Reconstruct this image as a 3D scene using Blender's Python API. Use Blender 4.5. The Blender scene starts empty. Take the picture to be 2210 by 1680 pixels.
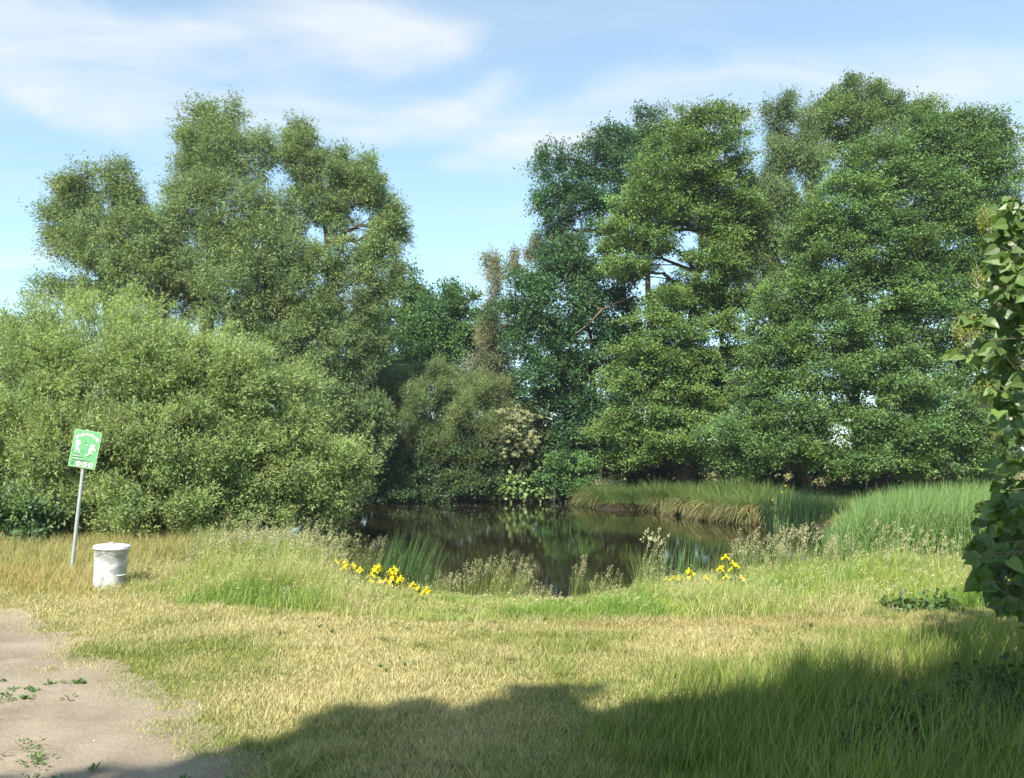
import bpy, math
import numpy as np
from mathutils import Vector

R = np.random.default_rng(7)
C = bpy.context.scene.collection
PI = math.pi
rad = math.radians

# ------------------------------------------------------------------ camera model
EYE = 1.65
PITCH = rad(5.65)
FS = 1657.4                      # focal length in units of a 2210 px wide picture
CP, SP = math.cos(PITCH), math.sin(PITCH)
WATER = -0.45
HAZE = .0005


def ray(U, V):
    x = (U - 1105) / FS
    y = (V - 840) / FS
    return np.array([x, CP + y * SP, SP - y * CP])


def at(U, V, Y):
    d = ray(U, V)
    t = Y / d[1]
    return np.array([d[0] * t, Y, EYE + d[2] * t])


def on(U, V, z=0.0):
    d = ray(U, V)
    t = (z - EYE) / d[2]
    return np.array([d[0] * t, d[1] * t, z])


def project(x, y, z):
    zz = z - EYE
    f = y * CP + zz * SP
    u = -y * SP + zz * CP
    return 1105 + FS * x / f, 840 - FS * u / f


# ------------------------------------------------------------------ tagging
def tag(o, label=None, cat=None, group=None, kind=None):
    if label: o['label'] = label
    if cat: o['category'] = cat
    if group: o['group'] = group
    if kind: o['kind'] = kind
    return o


def empty(name, loc, label=None, cat=None, group=None):
    o = bpy.data.objects.new(name, None)
    o.empty_display_size = 0.2
    C.objects.link(o)
    o.location = [float(a) for a in loc]
    return tag(o, label, cat, group)


# ------------------------------------------------------------------ mesh builder
class MB:
    def __init__(self):
        self.v, self.f, self.c, self.n = [], [], [], 0

    def add(self, v, f, c=None):
        """v (n,3); f (m,3) or (m,4) ; c (m,3) or one colour"""
        v = np.asarray(v, float).reshape(-1, 3)
        f = np.asarray(f, np.int64)
        self.v.append(v)
        self.f.append(f + self.n)
        if c is None: c = (0.5, 0.5, 0.5)
        c = np.broadcast_to(np.asarray(c, float), (len(f), 3))
        self.c.append(c)
        self.n += len(v)

    def build(self, name, mat, parent=None, smooth=False, origin=None):
        v = np.concatenate(self.v)
        if origin is not None: v = v - np.asarray(origin, float)
        me = bpy.data.meshes.new(name)
        me.vertices.add(len(v))
        me.vertices.foreach_set('co', v.astype(np.float32).ravel())
        li = np.concatenate([f.ravel() for f in self.f]).astype(np.int32)
        tot = np.concatenate([np.full(len(f), f.shape[1]) for f in self.f])
        st = np.concatenate([[0], np.cumsum(tot)[:-1]]).astype(np.int32)
        me.loops.add(len(li))
        me.loops.foreach_set('vertex_index', li)
        me.polygons.add(len(tot))
        me.polygons.foreach_set('loop_start', st)
        me.update(calc_edges=True)
        col = np.concatenate(self.c)
        a = me.attributes.new('col', 'FLOAT_COLOR', 'FACE')
        a.data.foreach_set('color', np.hstack([np.clip(col, 0, 1), np.ones((len(col), 1))]).astype(np.float32).ravel())
        me.polygons.foreach_set('use_smooth', np.full(len(tot), smooth))
        me.materials.append(mat)
        o = bpy.data.objects.new(name, me)
        C.objects.link(o)
        if parent is not None: o.parent = parent
        return o


def nrm(a):
    return a / np.maximum(np.linalg.norm(a, axis=-1, keepdims=True), 1e-9)


def rnd(n):
    return R.normal(size=(n, 3))


def leaves(mb, c, d, n, L, W, col, fold=0.12):
    """diamond leaves: centre c, long axis d, rough normal n"""
    k = len(c)
    L = np.broadcast_to(L, (k,)); W = np.broadcast_to(W, (k,))
    d = nrm(d); s = nrm(np.cross(d, n)); nn = np.cross(s, d)
    b = c - d * (L * .5)[:, None]
    t = c + d * (L * .5)[:, None]
    m = c - d * (L * .06)[:, None] + nn * (W * fold)[:, None]
    v = np.stack([b, m + s * (W * .5)[:, None], t, m - s * (W * .5)[:, None]], 1).reshape(-1, 3)
    f = np.arange(4 * k).reshape(k, 4)
    mb.add(v, f, col)


def blades(mb, root, az, th0, th1, L, W, K, col, twist=None):
    """arching grass blades: root (n,3), azimuth of the lean, angle off vertical at root and at tip"""
    n = len(root)
    bc = lambda q: np.broadcast_to(np.asarray(q, float), (n,))
    az, th0, th1, L, W = map(bc, (az, th0, th1, L, W))
    h = np.stack([np.cos(az), np.sin(az), np.zeros(n)], 1)
    sa = az + PI / 2 + (R.normal(size=n) * .7 if twist is None else twist)
    s = np.stack([np.cos(sa), np.sin(sa), np.zeros(n)], 1)
    p = root.copy()
    rows = []
    for k in range(K + 1):
        t = k / K
        w = W * .5 * max(1 - t, 0.04) ** .7
        rows.append(p - s * w[:, None]); rows.append(p + s * w[:, None])
        if k < K:
            th = th0 + (th1 - th0) * (t + .5 / K)
            p = p + (h * np.sin(th)[:, None] + np.array([0, 0, 1.]) * np.cos(th)[:, None]) * (L / K)[:, None]
    v = np.stack(rows, 1).reshape(-1, 3)
    b = (np.arange(n) * 2 * (K + 1))[:, None]
    fs = [np.stack([2 * k + 0 * b[:, 0], 2 * k + 1 + 0 * b[:, 0], 2 * k + 3 + 0 * b[:, 0], 2 * k + 2 + 0 * b[:, 0]], 1) + b for k in range(K)]
    f = np.stack(fs, 1).reshape(-1, 4)
    cc = np.repeat(np.broadcast_to(np.asarray(col, float), (n, 3)), K, 0)
    mb.add(v, f, cc)
    return p


def tube(mb, pts, radii, sides=6, col=(.5, .5, .5)):
    pts = np.asarray(pts, float); n = len(pts)
    radii = np.broadcast_to(radii, (n,))
    tg = nrm(np.gradient(pts, axis=0))
    ref = np.array([0, 0, 1.]) if abs(tg[:, 2]).mean() < .8 else np.array([1., 0, 0])
    a = nrm(np.cross(tg, ref)); b = np.cross(tg, a)
    an = np.arange(sides) * 2 * PI / sides
    ring = pts[:, None] + radii[:, None, None] * (a[:, None] * np.cos(an)[None, :, None] + b[:, None] * np.sin(an)[None, :, None])
    i = np.arange(n - 1)[:, None] * sides; j = np.arange(sides)[None]
    j2 = (j + 1) % sides
    f = np.stack([i + j, i + j2, i + sides + j2, i + sides + j], -1).reshape(-1, 4)
    mb.add(ring.reshape(-1, 3), f, col)


def lathe(mb, prof, seg=40, col=(.5, .5, .5)):
    prof = np.asarray(prof, float); n = len(prof)
    an = np.arange(seg) * 2 * PI / seg
    v = np.stack([prof[:, None, 0] * np.cos(an), prof[:, None, 0] * np.sin(an), np.broadcast_to(prof[:, None, 1], (n, seg))], -1)
    i = np.arange(n - 1)[:, None] * seg; j = np.arange(seg)[None]; j2 = (j + 1) % seg
    f = np.stack([i + j, i + j2, i + seg + j2, i + seg + j], -1).reshape(-1, 4)
    mb.add(v.reshape(-1, 3), f, col)


def box(mb, c, s, col=(.5, .5, .5)):
    c = np.asarray(c, float); s = np.asarray(s, float) / 2
    v = np.array([[x, y, z] for x in (-1, 1) for y in (-1, 1) for z in (-1, 1)]) * s + c
    mb.add(v, [[0, 1, 3, 2], [4, 6, 7, 5], [0, 4, 5, 1], [2, 3, 7, 6], [0, 2, 6, 4], [1, 5, 7, 3]], col)


# ------------------------------------------------------------------ value noise in numpy
_perm = R.random((256, 256))


def vnoise(x, y, s):
    x = np.asarray(x, float) / s + 1000.3; y = np.asarray(y, float) / s + 1000.7
    xi = np.floor(x).astype(int); yi = np.floor(y).astype(int)
    fx = x - xi; fy = y - yi
    fx = fx * fx * (3 - 2 * fx); fy = fy * fy * (3 - 2 * fy)
    g = lambda a, b: _perm[a % 256, b % 256]
    return (g(xi, yi) * (1 - fx) + g(xi + 1, yi) * fx) * (1 - fy) + (g(xi, yi + 1) * (1 - fx) + g(xi + 1, yi + 1) * fx) * fy


def sdist(px, py, poly):
    """signed distance to polygon, negative inside"""
    px = np.asarray(px, float); py = np.asarray(py, float)
    d = np.full(px.shape, 1e9); ins = np.zeros(px.shape, bool)
    m = len(poly)
    for i in range(m):
        ax, ay = poly[i]; bx, by = poly[(i + 1) % m]
        ex, ey = bx - ax, by - ay
        t = np.clip(((px - ax) * ex + (py - ay) * ey) / (ex * ex + ey * ey + 1e-12), 0, 1)
        d = np.minimum(d, np.hypot(px - ax - t * ex, py - ay - t * ey))
        c = (ay > py) != (by > py)
        with np.errstate(divide='ignore', invalid='ignore'):
            xx = ex * (py - ay) / (ey if abs(ey) > 1e-12 else 1e-12) + ax
        ins ^= c & (px < xx)
    return np.where(ins, -d, d)


POND_S = [(600, 1165), (650, 1200), (720, 1232), (800, 1265), (880, 1285), (960, 1297), (1050, 1306), (1130, 1314), (1200, 1314), (1290, 1297),
          (1340, 1280), (1420, 1266), (1520, 1255), (1620, 1240), (1720, 1222), (1790, 1196), (1812, 1162), (1785, 1142),
          (1700, 1136), (1600, 1132), (1520, 1122), (1440, 1106), (1380, 1101), (1300, 1101), (1266, 1093), (1262, 1085),
          (1300, 1080), (1290, 1077), (1150, 1078), (1000, 1078), (880, 1079), (800, 1083), (760, 1092), (700, 1110), (640, 1130)]
POND = [tuple(on(u, v, WATER)[:2]) for u, v in POND_S]
PATH_S = [(0, 1322), (60, 1348), (150, 1400), (230, 1450), (300, 1478), (365, 1530), (430, 1580), (500, 1625), (580, 1680)]
PATH = [tuple(on(u, v)[:2]) for u, v in PATH_S] + [(-0.9, 3.2), (-0.4, 1.5), (-12, 1.5), (-14, 10.5), (-8.8, 9.6)]


def gz(x, y, d=None):
    x = np.asarray(x, float); y = np.asarray(y, float)
    if d is None: d = sdist(x, y, POND)
    w = np.where(y < 20, 2.4, 1.0)
    t = np.clip(d / w, 0, 1)
    bank = WATER + (0 - WATER) * (1 - (1 - t) ** 1.6)
    bed = WATER + np.maximum(0.45 * d, -0.9)
    z = np.where(d > 0, bank, bed)
    amp = np.clip(d / 3, 0, 1) * (0.03 + 0.25 * np.clip((np.hypot(x, y) - 60) / 200, 0, 1))
    return z + amp * (vnoise(x, y, 2.7) - .5) + np.clip(d / 3, 0, 1) * .05 * (vnoise(x, y, 7.) - .5)


# ------------------------------------------------------------------ materials
def new_mat(name):
    m = bpy.data.materials.new(name); m.use_nodes = True
    nt = m.node_tree; nt.nodes.clear()
    return m, nt, nt.nodes, nt.links


def foliage_mat(name, rough=.5, spec=.35, trans=.35, tint=(1.08, 1.12, .62), gain=1.0):
    m, nt, N, L = new_mat(name)
    out = N.new('ShaderNodeOutputMaterial')
    at_ = N.new('ShaderNodeAttribute'); at_.attribute_name = 'col'
    p = N.new('ShaderNodeBsdfPrincipled')
    p.inputs['Roughness'].default_value = rough
    p.inputs['Specular IOR Level'].default_value = spec
    t = N.new('ShaderNodeBsdfTranslucent')
    mu = N.new('ShaderNodeMix'); mu.data_type = 'RGBA'; mu.blend_type = 'MULTIPLY'; mu.inputs['Factor'].default_value = 1
    mu.inputs['B'].default_value = (*tint, 1)
    L.new(at_.outputs['Color'], mu.inputs['A'])
    L.new(at_.outputs['Color'], p.inputs['Base Color'])
    L.new(mu.outputs['Result'], t.inputs['Color'])
    mx = N.new('ShaderNodeMixShader'); mx.inputs[0].default_value = trans
    L.new(p.outputs[0], mx.inputs[1]); L.new(t.outputs[0], mx.inputs[2])
    L.new(mx.outputs[0], out.inputs[0])
    return m


def plain_mat(name, col, rough=.7, spec=.3, metal=0.0, noise=0.0, scale=8.0, col2=None, bump=0.0, thr=None, detail=6):
    m, nt, N, L = new_mat(name)
    out = N.new('ShaderNodeOutputMaterial')
    p = N.new('ShaderNodeBsdfPrincipled')
    p.inputs['Roughness'].default_value = rough
    p.inputs['Specular IOR Level'].default_value = spec
    p.inputs['Metallic'].default_value = metal
    p.inputs['Base Color'].default_value = (*col, 1)
    if col2 is not None or bump:
        tc = N.new('ShaderNodeTexCoord')
        nz = N.new('ShaderNodeTexNoise'); nz.inputs['Scale'].default_value = scale; nz.inputs['Detail'].default_value = detail
        nz.inputs['Roughness'].default_value = .65
        L.new(tc.outputs['Object'], nz.inputs['Vector'])
        if col2 is not None:
            cr = N.new('ShaderNodeValToRGB')
            a, b = thr or (.35, .65)
            cr.color_ramp.elements[0].position = a; cr.color_ramp.elements[1].position = b
            cr.color_ramp.elements[0].color = (*col2, 1); cr.color_ramp.elements[1].color = (*col, 1)
            L.new(nz.outputs['Fac'], cr.inputs[0]); L.new(cr.outputs[0], p.inputs['Base Color'])
        if bump:
            bp = N.new('ShaderNodeBump'); bp.inputs['Strength'].default_value = bump; bp.inputs['Distance'].default_value = .02
            L.new(nz.outputs['Fac'], bp.inputs['Height']); L.new(bp.outputs[0], p.inputs['Normal'])
    L.new(p.outputs[0], out.inputs[0])
    return m


M_leaf = foliage_mat('leaf', .45, .4, .34)
M_gloss = foliage_mat('glossy_leaf', .45, .35, .3)
M_matte = foliage_mat('willow_leaf', .55, .3, .34, (1.15, 1.12, .7))
M_grass = foliage_mat('grass_blade', .55, .25, .35, (1.1, 1.1, .7))
M_lilac = foliage_mat('lilac_leaf', .4, .45, .38, (1.35, 1.3, .45))
M_petal = foliage_mat('petal', .5, .2, .4, (1, .95, .6))
M_bark = plain_mat('bark', (.085, .068, .052), .9, .15, col2=(.03, .025, .02), scale=5, bump=.6)
M_birch = plain_mat('birch_bark', (.42, .39, .35), .8, .2, col2=(.12, .1, .09), scale=4, thr=(.3, .5), bump=.3)
M_twig = plain_mat('twig', (.2, .16, .12), .9, .15, col2=(.11, .09, .07), scale=6)


def ground_mat():
    m, nt, N, L = new_mat('meadow_soil')
    out = N.new('ShaderNodeOutputMaterial'); p = N.new('ShaderNodeBsdfPrincipled')
    p.inputs['Roughness'].default_value = .95; p.inputs['Specular IOR Level'].default_value = .1
    tc = N.new('ShaderNodeTexCoord')
    n1 = N.new('ShaderNodeTexNoise'); n1.inputs['Scale'].default_value = 1.3; n1.inputs['Detail'].default_value = 8; n1.inputs['Roughness'].default_value = .7
    n2 = N.new('ShaderNodeTexNoise'); n2.inputs['Scale'].default_value = 45; n2.inputs['Detail'].default_value = 6
    L.new(tc.outputs['Object'], n1.inputs['Vector']); L.new(tc.outputs['Object'], n2.inputs['Vector'])
    c1 = N.new('ShaderNodeValToRGB')
    e = c1.color_ramp.elements
    e[0].position = .35; e[0].color = (.10, .12, .03, 1)
    e[1].position = .65; e[1].color = (.30, .245, .10, 1)
    L.new(n1.outputs['Fac'], c1.inputs[0])
    c2 = N.new('ShaderNodeValToRGB')
    c2.color_ramp.elements[0].position = .3; c2.color_ramp.elements[0].color = (.45, .42, .38, 1)
    c2.color_ramp.elements[1].position = .7; c2.color_ramp.elements[1].color = (1.2, 1.15, 1.0, 1)
    L.new(n2.outputs['Fac'], c2.inputs[0])
    mu = N.new('ShaderNodeMix'); mu.data_type = 'RGBA'; mu.blend_type = 'MULTIPLY'; mu.inputs['Factor'].default_value = 1
    L.new(c1.outputs[0], mu.inputs['A']); L.new(c2.outputs[0], mu.inputs['B'])
    # mud near the water: by height
    sx = N.new('ShaderNodeSeparateXYZ'); L.new(tc.outputs['Object'], sx.inputs[0])
    mr = N.new('ShaderNodeMapRange'); mr.inputs[1].default_value = -.3; mr.inputs[2].default_value = -.05
    L.new(sx.outputs['Z'], mr.inputs[0])
    m2 = N.new('ShaderNodeMix'); m2.data_type = 'RGBA'
    m2.inputs['A'].default_value = (.03, .025, .016, 1)
    L.new(mr.outputs[0], m2.inputs['Factor']); L.new(mu.outputs['Result'], m2.inputs['B'])
    L.new(m2.outputs['Result'], p.inputs['Base Color'])
    bp = N.new('ShaderNodeBump'); bp.inputs['Strength'].default_value = .6; bp.inputs['Distance'].default_value = .02
    L.new(n2.outputs['Fac'], bp.inputs['Height']); L.new(bp.outputs[0], p.inputs['Normal'])
    L.new(p.outputs[0], out.inputs[0])
    return m


def path_mat():
    m, nt, N, L = new_mat('sandy_dirt')
    out = N.new('ShaderNodeOutputMaterial'); p = N.new('ShaderNodeBsdfPrincipled')
    p.inputs['Roughness'].default_value = .95; p.inputs['Specular IOR Level'].default_value = .1
    tc = N.new('ShaderNodeTexCoord')
    n1 = N.new('ShaderNodeTexNoise'); n1.inputs['Scale'].default_value = 1.1; n1.inputs['Detail'].default_value = 9; n1.inputs['Roughness'].default_value = .68
    n2 = N.new('ShaderNodeTexNoise'); n2.inputs['Scale'].default_value = 70; n2.inputs['Detail'].default_value = 5; n2.inputs['Roughness'].default_value = .7
    vo = N.new('ShaderNodeTexVoronoi'); vo.inputs['Scale'].default_value = 28
    for q in (n1, n2, vo): L.new(tc.outputs['Object'], q.inputs['Vector'])
    c1 = N.new('ShaderNodeValToRGB')
    e = c1.color_ramp.elements
    e[0].position = .32; e[0].color = (.205, .166, .124, 1)
    e[1].position = .68; e[1].color = (.345, .29, .222, 1)
    L.new(n1.outputs['Fac'], c1.inputs[0])
    c2 = N.new('ShaderNodeValToRGB')
    c2.color_ramp.elements[0].position = .3; c2.color_ramp.elements[0].color = (.68, .67, .65, 1)
    c2.color_ramp.elements[1].position = .66; c2.color_ramp.elements[1].color = (1.12, 1.12, 1.12, 1)
    L.new(n2.outputs['Fac'], c2.inputs[0])
    mu = N.new('ShaderNodeMix'); mu.data_type = 'RGBA'; mu.blend_type = 'MULTIPLY'; mu.inputs['Factor'].default_value = 1
    L.new(c1.outputs[0], mu.inputs['A']); L.new(c2.outputs[0], mu.inputs['B'])
    L.new(mu.outputs['Result'], p.inputs['Base Color'])
    ad = N.new('ShaderNodeMath'); ad.operation = 'MULTIPLY_ADD'; ad.inputs[1].default_value = .4
    L.new(vo.outputs['Distance'], ad.inputs[0]); L.new(n2.outputs['Fac'], ad.inputs[2])
    bp = N.new('ShaderNodeBump'); bp.inputs['Strength'].default_value = .55; bp.inputs['Distance'].default_value = .015
    L.new(ad.outputs[0], bp.inputs['Height']); L.new(bp.outputs[0], p.inputs['Normal'])
    L.new(p.outputs[0], out.inputs[0])
    return m


def water_mat():
    m, nt, N, L = new_mat('pond_water')
    out = N.new('ShaderNodeOutputMaterial'); p = N.new('ShaderNodeBsdfPrincipled')
    p.inputs['Base Color'].default_value = (.016, .013, .007, 1)
    p.inputs['Roughness'].default_value = .03
    p.inputs['IOR'].default_value = 1.33
    p.inputs['Specular IOR Level'].default_value = .5
    tc = N.new('ShaderNodeTexCoord')
    mp = N.new('ShaderNodeMapping'); mp.inputs['Scale'].default_value = (1.0, 2.2, 1)
    n = N.new('ShaderNodeTexNoise'); n.inputs['Scale'].default_value = 2.4; n.inputs['Detail'].default_value = 4
    L.new(tc.outputs['Object'], mp.inputs[0]); L.new(mp.outputs[0], n.inputs['Vector'])
    bp = N.new('ShaderNodeBump'); bp.inputs['Strength'].default_value = .05; bp.inputs['Distance'].default_value = .02
    L.new(n.outputs['Fac'], bp.inputs['Height']); L.new(bp.outputs[0], p.inputs['Normal'])
    L.new(p.outputs[0], out.inputs[0])
    return m


# ------------------------------------------------------------------ ground, path, water
def axis(fine0, fine1, step, far0, far1):
    a = list(np.arange(fine0, fine1 + 1e-6, step))
    s = step; x = fine1
    while x < far1: s *= 1.25; x += s; a.append(min(x, far1))
    s = step; x = fine0
    while x > far0: s *= 1.25; x -= s; a.insert(0, max(x, far0))
    return np.unique(np.array(a))


xs = axis(-15, 17, .2, -420, 420); ys = axis(1, 48, .2, -60, 520)
X, Y = np.meshgrid(xs, ys)
Z = gz(X, Y)
mb = MB()
nx = len(xs)
i = (np.arange(len(ys) - 1)[:, None] * nx + np.arange(nx - 1)[None]).ravel()
mb.add(np.stack([X, Y, Z], -1).reshape(-1, 3), np.stack([i, i + 1, i + 1 + nx, i + nx], 1), (.3, .25, .1))
tag(mb.build('ground', ground_mat(), smooth=True), kind='structure')

g = np.arange(-9.8, .8, .04); h = np.arange(1.6, 10.9, .04)
X, Y = np.meshgrid(g, h)
wob = (vnoise(X, Y, .35) - .5) * .30 + (vnoise(X, Y, .11) - .5) * .07
pd = sdist(X, Y, PATH) + wob + .38
mb = MB()
nx = len(g)
i = (np.arange(len(h) - 1)[:, None] * nx + np.arange(nx - 1)[None]).ravel()
keep = (pd.ravel()[i] < .45)
i = i[keep]
Zp = gz(X, Y) + .006 + .012 * np.clip(.5 - pd / .6, 0, 1) * vnoise(X, Y, .4) + .012 * np.clip(.5 - pd / .6, 0, 1) * (vnoise(X, Y, .13) - .3)
mb.add(np.stack([X, Y, Zp], -1).reshape(-1, 3), np.stack([i, i + 1, i + 1 + nx, i + nx], 1), (.3, .25, .1))
tag(mb.build('dirt_path', path_mat(), smooth=True), kind='structure')

mb = MB()
wx = np.linspace(-14, 16, 61); wy = np.linspace(9.5, 48, 78)
X, Y = np.meshgrid(wx, wy); nx = len(wx)
i = (np.arange(len(wy) - 1)[:, None] * nx + np.arange(nx - 1)[None]).ravel()
mb.add(np.stack([X, Y, X * 0 + WATER], -1).reshape(-1, 3), np.stack([i, i + 1, i + 1 + nx, i + nx], 1), (.1, .1, .1))
tag(mb.build('pond_water', water_mat(), smooth=True), kind='structure')


# ------------------------------------------------------------------ trees
def colvar(base, n, v=.22, hue=.12):
    b = np.asarray(base, float)[None]
    k = np.exp(R.normal(size=(n, 1)) * v)
    h = R.normal(size=(n, 1)) * hue
    return b * k * np.hstack([1 + h, 1 + h * .25, 1 - h * .8])


STYLES = {
    # cluster flatness, spray spread, leaf droop, spray direction weights (outward, up, wind, random)
    'tuft': dict(flat=.9, out=.8, up=.5, wind=(0, 0, 0), rnd=.45, spread=.22, droop=.35, nup=.4),
    'wind': dict(flat=.9, out=.5, up=.45, wind=(.55, -.1, .1), rnd=.35, spread=.14, droop=.05, nup=.6),
    'flat': dict(flat=.55, out=.9, up=.02, wind=(0, 0, 0), rnd=.4, spread=.30, droop=.12, nup=1.2),
    'hang': dict(flat=1.3, out=.35, up=-.75, wind=(0, 0, 0), rnd=.25, spread=.16, droop=.5, nup=.5),
    'round': dict(flat=.7, out=.9, up=.2, wind=(0, 0, 0), rnd=.6, spread=.28, droop=.2, nup=.8),
}


NLEAF = [0]


def crown(mb, wood, lobes, style, col, leaf=(.11, .08), rc=.55, cdens=.55, spl=.6, nl=11, fill=1.0, twigs=.12, lai=6.5):
    st = STYLES[style]
    for (c, r, dens) in lobes:
        c = np.asarray(c); r = np.asarray(r, float)
        area = 4 * PI * ((r[0] * r[1]) ** 1.6 / 3 + (r[0] * r[2]) ** 1.6 / 3 + (r[1] * r[2]) ** 1.6 / 3) ** (1 / 1.6)
        m = max(4, int(area * cdens * dens * fill * (1.7 if min(r) > 1.7 else 1)))
        u = nrm(rnd(m))
        back = (u[:, 1] > .45) & (R.random(m) < .45)
        u = u[~back]; m = len(u)
        s = .35 + .65 * R.random(m) ** .55
        if r.min() > 1.7: s = .62 + .38 * R.random(m) ** .7 - .06 * R.random(m)
        s *= 1 + .06 * R.normal(size=m)
        cc = c + u * r * s[:, None]
        tv, hv = {'wind': (.07, .03), 'tuft': (.12, .05)}.get(style, (.15, .07))
        ctone = np.exp(R.normal(size=(m, 1)) * tv) * math.exp(R.normal() * tv * .5) * (1 + R.normal(size=(m, 1)) * hv * np.array([1, .2, -.8]))
        crad = rc * (.6 + .8 * R.random(m))
        ns = int(np.clip(round(lai * dens * PI * r[0] * r[2] / (m * nl * .5 * leaf[0] * leaf[1] * 1.05)), 3, 400))
        NLEAF[0] += m * ns * nl
        k = m * ns
        ci = np.repeat(np.arange(m), ns)
        off = (nrm(rnd(k)) * (R.random((k, 1)) ** .45) * .65 + rnd(k) * .28) * np.array([1, 1, st['flat']])
        p = cc[ci] + off * crad[ci][:, None]
        d = nrm(u[ci] * st['out'] + off * .6 + np.array([0, 0, st['up']]) + np.array(st['wind']) + rnd(k) * st['rnd'])
        if style == 'flat': d[:, 2] *= .6; d = nrm(d)
        sl = spl * (.6 + .8 * R.random(k))
        n = k * nl
        si = np.repeat(np.arange(k), nl)
        t = R.random(n)
        pe = rnd(n); pe -= d[si] * (pe * d[si]).sum(1, keepdims=True)
        if style == 'flat': pe[:, 2] *= .55
        q = p[si] + d[si] * (sl[si] * (t - .35))[:, None] + pe * (st['spread'] * spl * (1.05 - .6 * t))[:, None]
        ax = d[si] * .8 + pe * .5 + rnd(n) * .35 + np.array([0, 0, -st['droop']])
        no = rnd(n) + np.array([-.2, -.6, .9]) * st['nup'] * 1.7
        lc = colvar(col, n, .16, .09) * ctone[ci[si]]
        sz = .55 + .85 * R.random(n)
        leaves(mb, q, ax, no, leaf[0] * sz, leaf[1] * sz, lc)
        if twigs > 0 and wood is not None:
            pick = np.where(R.random(k) < twigs)[0]
            for a in pick[:250]:
                e = p[a] + d[a] * sl[a] * .4
                b = cc[ci[a]] * .65 + c * .35
                mid = (b + e) / 2 + rnd(1)[0] * .06
                tube(wood, [b, mid, e], [.016, .011, .004], 3)


def branch(wood, a, b, r0, r1, n=6, wob=.06, sag=0.0, sides=6):
    a = np.asarray(a, float); b = np.asarray(b, float)
    t = np.linspace(0, 1, n)[:, None]
    L = np.linalg.norm(b - a)
    p = a + (b - a) * t + rnd(n) * wob * L * .35 * np.sin(t * PI)
    p[:, 2] += (np.sin(t[:, 0] * PI) * sag * L)
    tube(wood, p, r0 + (r1 - r0) * t[:, 0] ** .8, sides)
    return p


def tree(name, label, cat, Y, base, lobes, style, col, leaf=(.11, .08), trunk_r=.25, group=None, bark=None, mat=None, ydepth=1.0,
         stems=1, jit=1.0, lean=None, limb_r=.09, vs=1.0, **kw):
    """lobes: (U, V, ru, rv, dY[, density]) given on the picture at depth Y + dY"""
    bx = at(base, 1000, Y)[0]
    bz = float(gz(bx, Y))
    root = np.array([bx, Y, bz])
    top = empty(name, root, label, cat, group)
    wl = []
    for l in lobes:
        U, V, ru, rv, dy = l[:5]
        rv = rv * vs
        dn = l[5] if len(l) > 5 else 1.0
        y = Y + dy
        c = at(U, V, y)
        s = math.hypot(y, 0) / FS
        wl.append((c, (ru * s, max(ru, rv) * s * .8 * ydepth, rv * s), dn))
    cr, wood = MB(), MB()
    # trunk(s) up through the crown, limbs to the lobes
    zs = [c[2] for c, r, d in wl]
    ztop = max(zs); cen = np.mean([c for c, r, d in wl], 0)
    trunks = []
    for k in range(stems):
        rr = root + (np.array([R.normal() * .5, R.normal() * .4, 0]) if stems > 1 else 0)
        rr[2] = bz - .15
        hi = wl[int(np.argsort(zs)[-1 - (k % len(zs))])][0]
        tip = hi * np.array([.75, .75, 1]) + np.array([*(cen[:2] * .25), 0]) if lean is None else np.asarray(lean, float)
        n = 12
        t = np.linspace(0, 1, n)[:, None]
        p = rr + (tip - rr) * t + rnd(n) * .12 * np.sin(t * PI) * trunk_r * 4
        p[:, :2] = rr[:2] + (tip - rr)[:2] * t ** 1.7 + (rnd(n) * .1 * np.sin(t * PI))[:, :2]
        radi = trunk_r * (1 - .95 * t[:, 0] ** .8) * np.where(t[:, 0] < .03, 1.45, 1)
        tube(wood, p, radi, 9)
        trunks.append(p)
    allp = np.concatenate(trunks)
    for c, r, dn in wl:
        dd = np.linalg.norm((allp - c) * np.array([1, 1, .7]), axis=1) + np.where(allp[:, 2] > c[2] + .2 * r[2], 6, 0)
        a = allp[int(np.argmin(dd))]
        L = np.linalg.norm(c - a)
        p = branch(wood, a, c, min(trunk_r * .55, limb_r * (1 + L * .12)), .03, 7, .12, .06)
        for _ in range(5):
            u = nrm(rnd(1))[0]
            branch(wood, p[int(R.integers(2, 6))], c + u * np.asarray(r) * .8, .035, .008, 5, .15, sides=4)
    crown(cr, wood, wl, style, col, leaf, **kw)
    wood.build('trunk', bark or M_bark, top, smooth=True, origin=root)
    cr.build('crown', mat or M_leaf, top, origin=root)
    return top


WIL = (.18, .25, .098)
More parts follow.
